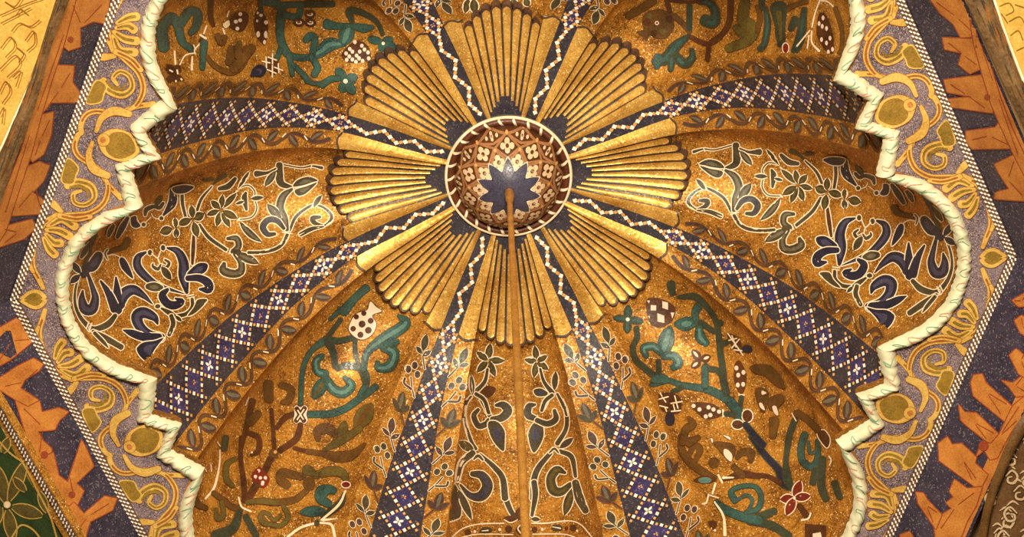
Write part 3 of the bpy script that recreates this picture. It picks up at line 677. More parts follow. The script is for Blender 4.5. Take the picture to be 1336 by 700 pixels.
for x, y in ((338, 292), (388, 318), (407, 345), (432, 366), (320, 360), (373, 360), (275, 373), (297, 394), (320, 416), (368, 408), (393, 426), (437, 408), (345, 433), (278, 418), (300, 340), (350, 388)): c.D(x, y, 13, 'pinkish', 15)
for e in ((203, 478), (355, 530), (238, 655), (332, 665)): c.L((268, 572), e, 64, T, G)
c.D(268, 572, 17, 'pinkish'); c.S([(0, 590), (80, 610), (160, 560), (222, 552)], [28, 36, 38, 30], T, G); c.S([(30, 400), (65, 470), (45, 530)], [30, 40, 40], T, G)

# upper right lobe
ik = inks(315)
c = Crop(ik, 820, 0)
c.P([(98, 155), (110, 105), (150, 78), (230, 68), (300, 105), (318, 170), (300, 230), (250, 268), (190, 265), (145, 240), (128, 284), (95, 250), (58, 225), (110, 210)], U, None, 'umber'); c.D(200, 160, 15, 'pinkish'); c.D(200, 160, 8, U)
c.D(130, 155, 30, B, 26); c.D(290, 130, 26, B); c.D(180, 230, 24, B); c.D(150, 110, 20, OL); c.D(240, 220, 22, OL)
c.S([(320, 108), (390, 170), (432, 222)], [34, 36, 34], U); c.S([(268, -5), (292, 82)], [42, 36], B); c.S([(430, 40), (430, 205)], [36, 36], G)
c.S([(538, 140), (602, 160), (612, 80), (570, 18), (495, 10)], [82, 72, 62, 48, 30], G, None, T)
c.S([(432, 248), (340, 320), (270, 408), (188, 432)], [26, 72, 84, 62], G, None, T); c.S([(310, 400), (300, 492)], [64, 36], G, None, T); c.S([(340, 400), (400, 450), (450, 410), (450, 345)], [62, 64, 50, 22], G, None, T); c.S([(210, 400), (200, 470)], [60, 40], T)
c.S([(440, 260), (560, 310), (650, 262)], [36, 38, 42], B); c.S([(570, 330), (560, 425)], [36, 36], B); c.S([(-5, 105), (80, 60), (175, 0)], [50, 52, 50], U); c.S([(300, 0), (420, 10), (520, 5)], [22, 26, 22], B)
c = Crop(ik, 920, 0)
c.S([(182, -5), (172, 150), (122, 240), (45, 292)], [46, 46, 42, 36], B); c.S([(282, 20), (270, 130), (330, 212), (290, 290), (165, 342)], [72, 82, 104, 72, 56], OL); c.S([(215, 190), (260, 240)], [40, 60], OL); c.S([(365, 40), (390, 120), (370, 220)], [20, 36, 30], U)
c.S([(428, 55), (442, 170), (422, 300), (388, 347)], [28, 46, 42, 40], G, None, T); c.S([(520, 55), (532, 200), (540, 315)], [118, 64, 50], G, None, OL); c.S([(640, 140), (610, 192)], [62, 40], G); c.S([(400, -5), (405, 60)], [40, 36], G)
c.D(570, 340, 20, R, 34, 'pinkish')
c = Crop(ik, 1010, 0)
c.S([(40, 120), (40, 250), (60, 302)], [56, 52, 46], G); c.S([(215, 65), (190, 250), (148, 362)], [38, 62, 50], G, None, T); c.S([(120, 205), (150, 140), (182, 172)], [40, 44, 36], G); c.S([(100, 60), (160, 30), (230, 10)], [40, 30, 30], U)
for q, ww in (([(325, 0), (290, 100), (270, 192)], [9, 10, 10]), ([(330, 5), (380, 10), (430, 60), (442, 110)], [9, 10, 10, 10]), ([(256, 214), (164, 326)], [9, 11]), ([(270, 218), (270, 300), (322, 362)], [9, 12, 16]), ([(250, 250), (238, 342)], [9, 9])): c.S(q, ww, WH)
c.P([(330, 88), (380, 118), (422, 260), (422, 372), (370, 362), (308, 252), (308, 150)], B)
for x, y in ((350, 125), (322, 165), (345, 185), (375, 200), (340, 280), (375, 305), (400, 270), (388, 370), (418, 350)): c.D(x, y, 10, 'pinkish', 17)
c.S([(440, 55), (482, 200), (482, 330), (448, 402)], [30, 26, 22, 18], U)
# top lobe: the few leaves in view
ik = inks(270)
c = Crop(ik, 500, 0, 3.93)
for a, e, wd in (((435, -5), (418, 66), 38), ((462, -5), (468, 68), 44), ((660, -5), (684, 38), 36), ((725, -5), (750, 30), 36)): c.L(a, e, wd, K, WH, 0, OL)
for k, (root, mb) in lobes.items():
    obj('lobe_vault', mb, root)
    fan = obj('shell_fan', fan_mesh(k), root)
    fan['label'] = 'fan of gold flutes outlined in dark brown'
    for i in range(NFL): obj('flute', flute_mesh(k, i), fan)

# ------------------------------------------------------------------ the eight ribs
def arc_table(n=200):
    L = [0.0]; p = rho(0)
    for i in range(1, n + 1):
        q = rho(i / n); L.append(L[-1] + math.hypot(q[0] - p[0], q[1] - p[1])); p = q
    return L
ARC = arc_table(); ALEN = ARC[-1]
def t_at(s):
    """arc length from the crown ring -> t"""
    s = ALEN - s
    lo, hi = 0, 200
    while hi - lo > 1:
        m = (lo + hi) // 2
        if ARC[m] <= s: lo = m
        else: hi = m
    return min(1, max(0, (lo + (s - ARC[lo]) / (ARC[hi] - ARC[lo])) / 200))
def rib_map(k):
    def mp(x, y):                               # x: arc length from the crown ring, y: distance across from the rib's axis
        t = t_at(x); a = k + y / rho(t)[0] / RAD
        return surf(a, t, -.001), snorm(a, t)
    return mp
def wave_vine(ink, s0, s1, yc, hw, flip):
    """A running stem that winds along the strip with a pod in each bend."""
    n = 12; pts = []; per = (s1 - s0) / n
    for i in range(n * 6 + 1):
        x = s0 + per * i / 6; g = min(1, .55 + (i / (n * 6)) * .9)
        t = t_at(x); c = yc(t); pts.append((x, c + flip * hw(t) * .66 * g * math.sin(i / 6 * PI)))
    ink.stroke(pts[::2], .0082, 'shell_dark', 'foliage_line', .0008 / ink.u, 'umber')
    for i in range(n):
        x = s0 + per * (i + .5); sg = flip * (1 if i % 2 == 0 else -1); t = t_at(x); c = yc(t); h = hw(t); big = min(1, .6 + i / n)
        y0 = c + sg * h * .30; y1 = c - sg * h * .72
        ink.leaf((x + per * .26, y0), (x - per * .22, y1), .026 * big, 'shell_dark', 'foliage_line', .0010 / ink.u, .12 * sg, 'grey_light')
        ink.stroke([(x + per * .42, c + sg * h * .32), (x + per * .56, c - sg * h * .02)], .0030, 'cream')
def sprig_vine(ink, s0, s1, yc, hw, flip):
    """Separate little sprigs, one above the other, most of them outlined in white."""
    n = 10; per = (s1 - s0) / n
    for i in range(n):
        x = s0 + per * i; t = t_at(x + per / 2); c = yc(t); h = hw(t); sg = flip; u = ink.u
        lit = i % 3 != 2; ol = 'cream' if lit else 'foliage_line'; fl = 'dark_grey' if i % 2 == 0 else 'shell_dark'
        ink.stroke([(x + per * 1.02, c - sg * h * .80), (x + per * .7, c - sg * h * .25), (x + per * .45, c + sg * h * .08)], .0036, fl, ol, .0013 / u)
        if i % 3 == 0:
            ink.leaf((x + per * .50, c), (x + per * -.02, c + sg * h * .15), .0175, fl, ol, .0014 / u)
            ink.leaf((x + per * .66, c - sg * h * .18), (x + per * .40, c - sg * h * .85), .0110, fl, ol, .0013 / u)
            ink.leaf((x + per * .60, c), (x + per * .48, c + sg * h * .85), .0110, fl, ol, .0013 / u)
        elif i % 3 == 1:
            for (dx, dy) in ((.05, .05), (.26, .55), (.28, -.48)):
                ink.dot(x + per * dx, c + sg * h * dy, .0085, .0070, fl, ol, .0014 / u)
            ink.stroke([(x + per * .80, c - sg * h * .3), (x + per * .74, c + sg * h * .55), (x + per * .58, c + sg * h * .62)], .0056, fl, ol, .0012 / u)
        else:
            ink.leaf((x + per * .62, c), (x + per * .0, c + sg * h * .1), .0200, fl, ol, .0010 / u, 0, 'grey_light')
            ink.leaf((x + per * .68, c), (x + per * .36, c - sg * h * .85), .0140, fl, ol, .0010 / u)
            ink.leaf((x + per * .68, c), (x + per * .36, c + sg * h * .85), .0140, fl, ol, .0010 / u)
RIB_LABEL = {
 22.5: 'dome rib with blue beaded band running from the boss to lower right',
 67.5: 'dome rib with blue beaded band at bottom, just right of the bottom lobe',
 112.5: 'dome rib with blue beaded band at bottom, just left of the bottom lobe',
 157.5: 'dome rib with blue beaded band running from the boss to lower left',
 202.5: 'dome rib with blue beaded band above the left navy palmette lobe',
 247.5: 'dome rib with blue beaded band left of the topmost fan',
 292.5: 'dome rib with blue beaded band right of the topmost fan',
 337.5: 'dome rib with blue beaded band above the right navy palmette lobe'}
SF = .245                                        # arc length from the crown at which the plain fillets end
for k, lab in RIB_LABEL.items():
    root = empty('dome_rib', surf(k, .3), lab, 'dome rib', 'eight ribs of the dome')
    mp = rib_map(k)
    mb = MB()
    mb.grid(lambda u, v: surf(k + (u * 2 - 1) * (hb(.025 + .975 * v) + .12), .025 + .975 * v), 16, 110, 'lattice_dark')
    ink = Ink(mb, mp, .0015, .0008); ink.maxd = None; ink.step = 1e-5
    def hwid(s): t = t_at(s); return hb(t) * RAD * rho(t)[0]
    def bead(x, y, a, mat):
        V = ink._lift([(x - a, y), (x, y - a * .85), (x + a, y), (x, y + a * .85)]); ink._faces(V, [(0, 1, 2, 3)], mat, None); ink.h += 2e-6
    # diamonds of the net
    P0 = .150; SP = .0665; nd = int((ALEN - P0) / SP)
    for i in range(nd + 1):
        c = P0 + SP * (i + .5)
        if i == 0: continue
        e = hwid(min(c, ALEN)) * .66
        if c + SP / 2 > ALEN: break
        ink.blob([(c - SP * .44, 0), (c, -e * .9), (c + SP * .44, 0), (c, e * .9)], 'lattice_blue', smooth=False)
        # flower in the diamond
        big = i % 2 == 0; r = .0125 if big else .006; ro = PI / 4 * 0 + (0.25 if i % 4 == 0 else .0)
        for q in range(4):
            a = q * PI / 2 + PI / 4 + ro
            ink.leaf((c + .0012 * math.cos(a), .0012 * math.sin(a)), (c + r * math.cos(a), r * math.sin(a)),   .0062 if big else .0032, 'bead_white' if big else 'bead_gold')
        for sx in (-1, 1):
            for sy in (-1, 1):
                # side of the diamond, and on past its corner to the band's edge
                n = 4
                for j in range(0, n + 2):
                    f = j / n; x = c + sx * SP / 2 * (1 - f); y = sy * e * f
                    if f > 1: x = c - sx * SP / 2 * (f - 1)
                    if abs(y) > hwid(c) * .97: continue
                    wv = j % 2 == 0 if False else (j % 2 == (0 if (sx > 0) else 0))
                    bead(x, y, .0060 if j % 2 == 0 else .0046, 'bead_white' if j % 2 == 0 else 'bead_gold')
                ink.h -= 0
    # near the crown the net closes to one zigzag of beads
    zz = [(.018, .3), (.048, -.5), (.082, .5), (.118, -.5), (.152, .5), (.186, -.45), (P0 + SP, .0)]
    q = 0
    for (a, va), (b, vb) in zip(zz, zz[1:]):
        for j in range(4):
            f = j / 4; x = a + (b - a) * f; y = (va + (vb - va) * f) * hwid(x)
            bead(x, y, .0068 if q % 2 == 0 else .0054, 'bead_white' if q % 2 == 0 else 'bead_gold'); q += 1
    o = obj('lattice_band', mb, root); o['label'] = 'blue band with a net of white beads'
    for sg in (-1, 1):
        tF = t_at(SF)
        fb = MB(); fb.grid(lambda u, v: surf(k + sg * (hb(tF + (1 - tF) * v) + .12 + (EDGE - .1 - hb(tF + (1 - tF) * v)) * u), tF + (1 - tF) * v, -.0015 - .004 * math.sin(PI * u) * (1 - .5 * v)), 6, 36, 'gold_bright')
        fi = Ink(fb, mp, .0015, .0052); fi.maxd = None
        yc = lambda t: sg * (hb(t) + EDGE) / 2 * RAD * rho(t)[0]
        hw = lambda t: (EDGE - hb(t)) / 2 * RAD * rho(t)[0]
        fi.stroke([(SF - .004, yc(tF) - hw(tF)), (SF + .003, yc(tF)), (SF - .004, yc(tF) + hw(tF))], .0045, 'shell_dark')
        obj('gold_fillet', fb, root)
        vb = MB(); vb.grid(lambda u, v: surf(k + sg * (hb(.025 + (tF - .025) * v) + .12 + (EDGE - .1 - hb(.025 + (tF - .025) * v)) * u), .025 + (tF - .025) * v), 10, 80, 'gold_ground')
        vi = Ink(vb, mp, .0015, .0016); vi.maxd = None; vi.step = 4e-5
        horizontal = k in (22.5, 157.5, 202.5, 337.5)
        (wave_vine if horizontal else sprig_vine)(vi, SF + .02, ALEN - .05, yc, hw, sg)
        obj('vine_strip', vb, root)

# ------------------------------------------------------------------ the boss at the crown
root = empty('dome_boss', (0, 0, HR - .09), 'domed brown and cream boss with a blue star where the eight ribs meet', 'boss')
BD = .112
def boss(r):   # height of the boss below the crown ring
    q = min(1, r / .119); return HR + .004 - BD * (1 - q * q) ** .62
def boss_map(x, y):
    r = math.hypot(x, y); r = min(r, .1188); z = boss(r)
    d = .002; n = Vector((x, y, 0)); 
    sl = (boss(min(.1188, r + d)) - boss(max(0, r - d))) / (min(.1188, r + d) - max(0, r - d))
    n = (Vector((x / max(r, 1e-6) * sl, y / max(r, 1e-6) * sl, -1))).normalized()
    return Vector((x, y, z)), n
bb = MB()
bb.grid(lambda u, v: Vector((.119 * math.sin(v * PI / 2) * math.cos(u * 2 * PI), .119 * math.sin(v * PI / 2) * math.sin(u * 2 * PI), boss(.119 * math.sin(v * PI / 2)))), 80, 30, 'boss_brown')
bi = Ink(bb, boss_map, .0009, .0006); bi.maxd = None
NB = 10
def pol(r, a): return (r * math.cos(a), r * math.sin(a))
rows = [(.063, .0245), (.0890, .0225), (.1070, .0125)]
for j, (rad, sz) in enumerate(rows):
    for i in range(NB):
        bi.step = 6e-6; bi.h = .0006; a = (i + (.5 if j % 2 else 0)) / NB * 2 * PI; wA = .96 * PI / NB
        fr = [pol(rad - sz * .9, a), pol(rad, a + wA), pol(rad + sz * .9, a), pol(rad, a - wA)]
        for q in range(4): bi.stroke([fr[q], fr[(q + 1) % 4]], .0040, 'boss_frame')
        for q in range(4):
            g = q * PI / 2; fl = pol(rad + sz * .33 * math.cos(g), a + wA * .36 * math.sin(g)); bi.dot(fl[0], fl[1], sz * .25, sz * .25, 'boss_cream')
        bi.dot(*pol(rad, a), sz * .30, sz * .30, 'boss_cream'); bi.dot(*pol(rad, a), sz * .17, sz * .17, 'boss_dark')
        bi.dot(*pol(rad + sz * .9, a), .003, .003, 'bead_gold')
obj('boss_bowl', bb, root)
rb_ = MB()
def rim(u, v):
    a = u * 2 * PI; r = .114 + .024 * v; z = HR - .004 - .012 * math.sin(PI * v); return Vector((r * math.cos(a), r * math.sin(a), z))
rb_.grid(rim, 96, 8, 'boss_dark')
rb_.grid(lambda u, v: Vector(((.1345 + .004 * math.cos(v * 2 * PI)) * math.cos(u * 2 * PI), (.1345 + .004 * math.cos(v * 2 * PI)) * math.sin(u * 2 * PI), HR - .008 + .004 * math.sin(v * 2 * PI))), 96, 8, 'cream')
ri_step = 0
ri = Ink(rb_, lambda x, y: (lambda r: (Vector((x, y, HR - .004 - .012 * math.sin(PI * min(1, max(0, (r - .114) / .024))))), Vector((0, 0, -1))))(math.hypot(x, y)), .0009, .001); ri.maxd = None
for i in range(26):
    ri.h = .001; a = i / 26 * 2 * PI; ri.stroke([pol(.1175, a + .06), pol(.131, a)], .0056, 'cream')
obj('boss_rim', rb_, root)
sb = MB()
si = Ink(sb, boss_map, .0009, .0012); si.maxd = None; si.step = 4e-5
star = []
for i in range(10):
    a = -PI / 2 + i * PI / 5; star += [pol(.069, a), pol(.044, a + PI / 10)]
si.blob(star, 'navy', 'cream', 2.6, smooth=False)
for i in range(10):
    a = -PI / 2 + i * PI / 5
    si.leaf(pol(.010, a), pol(.066, a), .0225, 'navy_light', 'lattice_dark', 1.2)
obj('star_rosette', sb, root)
# ------------------------------------------------------------------ the rod that hangs from the boss
root = empty('hanging_rod', (0, 0, HR - .10), 'thin brass coloured rod hanging straight down from the star of the boss', 'rod')
ZB = HR - BD + .004; ZE = -1.6
def lathe(mb, prof, mat, n=20):
    def fn(u, v):
        x = v * (len(prof) - 1); i = min(len(prof) - 2, int(x)); f = x - i
        r = prof[i][0] * (1 - f) + prof[i + 1][0] * f; z = prof[i][1] * (1 - f) + prof[i + 1][1] * f
        return Vector((r * math.cos(u * 2 * PI), r * math.sin(u * 2 * PI), z))
    mb.grid(fn, n, len(prof) - 1, mat)
rd = MB(); lathe(rd, [(.0060 + .0018 * min(1, i / 12), ZB - .05 - (ZB - .05 - ZE) * i / 24) for i in range(25)], 'rod_brass', 16); obj('rod', rd, root)
cl = MB(); lathe(cl, [(.001, ZB + .004), (.009, ZB + .003), (.0098, ZB - .004), (.0098, ZB - .03), (.0085, ZB - .05), (.0064, ZB - .065), (.0062, ZB - .07)], 'rod_brass', 20); obj('collar', cl, root)
# ------------------------------------------------------------------ scalloped stucco cornice round the mouth of the dome
def rotp(p, deg):
    c, s = math.cos(deg * RAD), math.sin(deg * RAD); return (p[0] * c - p[1] * s, p[0] * s + p[1] * c)
ARC_IN = [(.727, .184), (.77, .163), (.815, .140), (.855, .103), (.880, .055), (.890, 0)]
ARC_OUT = [(.765, .186), (.805, .178), (.850, .151), (.885, .112), (.910, .056), (.918, 0)]
def full(h): return h + [(x, -y) for x, y in reversed(h[:-1])]
ZIG_IN = [(.742, -.108), (.787, -.042), (.741, 0), (.787, .042), (.742, .108)]
ZIG_OUT = [(.778, -.121), (.822, -.043), (.778, 0), (.822, .043), (.778, .121)]
def seg_pts(tab, smooth, n):
    if smooth: c = cat([p for p in tab], False, .004)
    else:
        c = []
        for a, b in zip(tab, tab[1:]): c += [(a[0] + (b[0] - a[0]) * j / n, a[1] + (b[1] - a[1]) * j / n) for j in range(n)]
        c.append(tab[-1])
    return c
def resample(c, n):
    L = [0]
    for a, b in zip(c, c[1:]): L.append(L[-1] + math.hypot(b[0] - a[0], b[1] - a[1]))
    out = []; i = 0
    for j in range(n + 1):
        s = L[-1] * j / n
        while i < len(c) - 2 and L[i + 1] < s: i += 1
        f = (s - L[i]) / ((L[i + 1] - L[i]) or 1); out.append((c[i][0] + (c[i + 1][0] - c[i][0]) * f, c[i][1] + (c[i + 1][1] - c[i][1]) * f))
    return out
croot = empty('scalloped_cornice', (0, 0, 0), 'pale green stucco moulding that edges the dome in lobes and zigzags', 'cornice')
def moulding(name, inn, out, deg, seed):
    rn = random.Random(seed); mb = MB(); n = len(inn) - 1; K = 10
    wob = [rn.uniform(-.0024, .0024) for _ in range(n + 1)]
    def sec(i, w):
        a, b = out[i], inn[i]; x, y = a[0] + (b[0] - a[0]) * w, a[1] + (b[1] - a[1]) * w
        x += wob[i]; p = rotp((x, y), deg)
        return Vector((p[0], p[1], .002 - (.021 + wob[i]) * max(0.0, math.sin(PI * w)) ** .6))
    vs = [sec(i, j / K) for i in range(n + 1) for j in range(K + 1)]
    fs = [(i * (K + 1) + j, (i + 1) * (K + 1) + j, (i + 1) * (K + 1) + j + 1, i * (K + 1) + j + 1) for i in range(n) for j in range(K)]
    mb.add(vs, fs, 'stucco')
    vs = []; 
    for i in range(n + 1):
        p = rotp((inn[i][0] + wob[i], inn[i][1]), deg); vs += [Vector((p[0], p[1], .002)), Vector((p[0] * 1.004, p[1] * 1.004, .03)), Vector((p[0] * 1.02, p[1] * 1.02, .055))]
    mb.add(vs, [(i * 3 + j, i * 3 + 3 + j, i * 3 + 4 + j, i * 3 + 1 + j) for i in range(n) for j in range(2)], 'gold_ground')
    # painted scribbles that repeat along the roll: open hooks of green and red line
    def mp(x, y):
        x = min(n - 1e-4, max(0, x)); i = int(x); f = x - i; w = min(1, max(0, y))
        p = sec(i, w).lerp(sec(i + 1, w), f); return p, Vector((0, 0, -1))
    ink = Ink(mb, mp, 1, .0012); ink.maxd = .03
    x = 3.0; q = 0
    while x < n - 4:
        m = 'stucco_green' if q % 2 == 0 else 'stucco_red'; s = 1 if rn.random() < .6 else -1; wd = .0
        pts = [(x, .2), (x + .9 * s + 1, .5), (x + 1.2, .8), (x + 2.6, .72), (x + 3.2, .4)]
        c = cat(pts, False, .4)
        for a, b in zip(c, c[1:]):
            A, B = mp(a[0], a[1])[0], mp(b[0], b[1])[0]; d = (B - A); l = d.length
            if l < 1e-6: continue
            t = Vector((-d.y, d.x, 0)) / l * .0012; up = Vector((0, 0, -.0012))
            mb.add([A - t + up, B - t + up, B + t + up, A + t + up], [(0, 1, 2, 3)], m)
        x += rn.uniform(4.5, 7); q += 1
    obj(name, mb, croot)
for k in range(8):
    moulding('lobe_moulding', resample(seg_pts(full(ARC_IN), True, 0), 90), resample(seg_pts(full(ARC_OUT), True, 0), 90), 45 * k, k)
    moulding('zigzag_moulding', seg_pts(ZIG_IN, False, 14), seg_pts(ZIG_OUT, False, 14), 22.5 + 45 * k, 50 + k)

# ------------------------------------------------------------------ foliage panels between the cornice and the octagon, with their borders and inscription
AP = math.cos(22.5 * RAD)                        # apothem of the octagon
SIDES = {22.5: ('lower right', 1), 157.5: ('lower left', -1), 202.5: ('upper left', 1), 337.5: ('upper right', -1)}
def loc_map(k, flip):
    def mp(x, y):
        p = rotp((x, y * flip), k); return Vector((p[0], p[1], -.0015)), Vector((0, 0, -1))
    return mp
def to_rib(pt, k=22.5):
    p = pxplane(pt[0], pt[1], 0); q = rotp((p.x, p.y), -k); return q[0], -q[1]     # y > 0 towards the lobe at the right
class Traced:
    """Shapes read off the lower right panel, turned into the panel's own coordinates."""
    def __init__(s, ink, ox, oy, k): s.i, s.ox, s.oy, s.k = ink, ox, oy, k
    def t(s, pts): return [(a, max(b, .0006)) for a, b in (to_rib((s.ox + x / s.k, s.oy + y / s.k)) for x, y in pts)]
    def w(s, ws): return [v / s.k * .00150 for v in ws] if isinstance(ws, (list, tuple)) else ws / s.k * .0015
    def S(s, pts, ws, fill, ol=None, inner=None, o=.0012): s.i.stroke(s.t(pts), s.w(ws), fill, ol, o / s.i.u, inner)
    def P(s, pts, fill, ol=None, o=.003, inner=None): s.i.blob(s.t(pts), fill, ol, o / s.i.u, True, inner)
def foliage_half(ink):
    c = Traced(ink, 1100, 440, 2.692)
    Y, O, B = 'foliage_gold', 'foliage_olive', 'foliage_line'
    # the palmette that points into the notch: half of it, the other half comes from mirroring
    c.S([(298, 302), (320, 275), (334, 240), (320, 205), (260, 165), (228, 110), (190, 68)], [17, 18, 19, 19, 18, 17, 20], Y, B, B)
    c.S([(240, 140), (232, 100), (252, 50), (300, 18), (360, 10), (425, 8)], [10, 18, 20, 20, 20, 18], Y, B, B)
    c.S([(372, 108), (335, 122), (290, 108), (282, 70), (315, 45), (350, 52), (352, 82), (325, 92)], [24, 28, 26, 20, 18, 18, 16, 10], Y, B, O)
    c.S([(362, 104), (330, 108), (304, 92), (306, 70)], [8, 14, 12, 6], O)
    c.P([(352, 118), (385, 122), (378, 160), (360, 198), (330, 170), (340, 145)], O, Y)
    c.S([(400, 22), (425, 48), (438, 58)], [16, 26, 16], Y, B)
    d = Traced(ink, 1180, 330, 1.891)
    d.S([(140, 215), (180, 190), (203, 145), (212, 95), (200, 60), (192, 38)], [14, 15, 15, 14, 13, 10], Y, B, B)
    for e in ([(165, 188), (130, 205), (100, 188)], [(170, 180), (140, 178), (115, 165)], [(172, 170), (155, 150), (138, 148)], [(178, 160), (168, 135), (155, 120)]):
        d.S(e, [10, 20, 22], Y, B, O)
    d.S([(60, 212), (95, 206), (135, 214)], [12, 14, 14], Y, B, B)
    ca, sa = math.cos(22.5 * RAD), math.sin(22.5 * RAD)
    def vx(q, m): return (q * ca + m * sa, q * sa - m * ca)          # along the line to the octagon's corner, and away from it
    s_ = ink
    s_.blob([vx(.936, .0008), vx(.944, .017), (vx(.960, .021)), vx(.976, .013), vx(.986, .0008)], Y, B, .0008 / ink.u)
    s_.blob([vx(.944, .0008), vx(.949, .011), (vx(.960, .014)), vx(.972, .008), vx(.978, .0008)], O)
    d.S([(205, 118), (220, 100), (212, 78)], [6, 12, 8], Y, B)
def foliage_axis(ink):
    # the palmette on the axis of the panel, pointing into the notch of the cornice
    Y, O, B = 'foliage_gold', 'foliage_olive', 'foliage_line'; u = ink.u
    for s in (1, -1):
        ink.stroke([(.878, .012 * s), (.876, .042 * s), (.858, .064 * s), (.828, .068 * s)], [.007, .012, .017, .013], Y, B, .0012 / u)
    ink.blob([(.786, 0), (.803, .026), (.826, .032), (.850, .027), (.866, .011), (.870, 0), (.866, -.011), (.850, -.027), (.826, -.032), (.803, -.026)], Y, B, .0014 / u)
    ink.blob([(.794, 0), (.808, .020), (.826, .027), (.845, .020), (.853, 0), (.845, -.020), (.826, -.027), (.808, -.020)], O, B, .0010 / u)
    ink.dot(.859, 0, .012, .013, Y, B, .0012 / u); ink.dot(.860, 0, .006, .007, 'letter_orange')
SPAN_LABEL = {'lower right': 'purple panel of gold foliage at lower right between the scalloped cornice and dentils',
 'lower left': 'purple panel of gold foliage at lower left between the scalloped cornice and dentils',
 'upper left': 'purple panel of gold foliage at upper left between the scalloped cornice and dentils',
 'upper right': 'purple panel of gold foliage at upper right between the scalloped cornice and dentils'}
APO = AP - .0085
contour = []
for p, q in zip(full(ARC_OUT)[5:], full(ARC_IN)[5:]): contour.append(rotp(((p[0] + q[0]) / 2, -(p[1] + q[1]) / 2), -22.5))
half_in = [rotp(((p[0] + q[0]) / 2, (p[1] + q[1]) / 2), -22.5) for p, q in zip(reversed(ARC_OUT), reversed(ARC_IN))]   # lobe axis (at -22.5) back to the corner
zig_mid = [((p[0] + q[0]) / 2, (p[1] + q[1]) / 2) for p, q in zip(ZIG_IN, ZIG_OUT)]
other = [(x, -y) for x, y in reversed(half_in)]
inner_line = half_in + zig_mid + other
for k, (pl, fl) in SIDES.items():
    root = empty('spandrel_panel', rotp((.87, 0), k) + (0,), SPAN_LABEL[pl], 'foliage panel', 'foliage panels round the dome')
    mb = MB()
    poly = [Vector(p) for p in inner_line] + [Vector((APO, APO * math.tan(22.5 * RAD))), Vector((APO, -APO * math.tan(22.5 * RAD)))]
    vo, _, fo, *_ = delaunay_2d_cdt(poly, [], [list(range(len(poly)))], 1, 1e-6)
    top = [Vector(rotp(p, k) + (0,)) for p in vo]
    mb.add(top, fo, 'spandrel_ground'); mb.add([p + Vector((0, 0, .02)) for p in top], fo, 'plaster')
    for sgn in (1, -1):
        ink = Ink(mb, loc_map(k, sgn), .0015, .0008 if sgn > 0 else .00083); ink.maxd = None
        foliage_half(ink)
        # a thin gold line that follows the cornice
        ln = [(x + .016, y) for x, y in half_in[2:]]
        ink.h = .0006; ink.stroke(ln, .004, 'foliage_line')
    ink.h = .0022; foliage_axis(ink)
    obj('foliage_ground', mb, root, smooth=False)
# white dentil strips
DENT = {'lower right': 'white dentilled strip between the foliage panel and inscription at lower right', 'lower left': 'white dentilled strip between the foliage panel and inscription at lower left',
 'upper left': 'white dentilled strip between the foliage panel and inscription at upper left', 'upper right': 'white dentilled strip between the foliage panel and inscription at upper right'}
def dentils(mb, P, L, width, rows=3, pitch=.0105):
    """P(x, y): x along the strip, y across it (-.5 .. .5), h below the ground."""
    mb.grid(lambda u, v: P(L[0] + (L[1] - L[0]) * u, v - .5, 0), 8, 1, 'dentil_dark')
    n = int((L[1] - L[0]) / pitch)
    for i in range(n):
        for j in range(rows):
            x = L[0] + pitch * (i + (.5 if j % 2 else 0)); y = (j + .5) / rows - .5; a = pitch * .50; h = .52 / rows
            mb.add([P(x, y - h, .0016), P(x + a, y - h * .1, .0022), P(x + a * .9, y + h, .0016), P(x - a * .1, y + h * .1, .0022)], [(0, 1, 2, 3)], 'bead_white')
for k, (pl, fl) in SIDES.items():
    mb = MB(); H = (AP + .002) * math.tan(22.5 * RAD)
    def P(x, y, h, k=k):
        q = rotp((AP + y * .0165, x), k); return Vector((q[0], q[1], -.006 - h))
    dentils(mb, P, (-H, H), .0165)
    mb.grid(lambda u, v: (lambda q: Vector((q[0], q[1], -.006 + .012 * v)))(rotp((APO, -H + 2 * H * u), k)), 4, 1, 'dentil_dark')
    o = obj('dentil_strip', mb, None, rotp((AP, 0), k) + (0,), smooth=False); tag(o, DENT[pl], 'dentil border', 'dentil strips of the octagon')
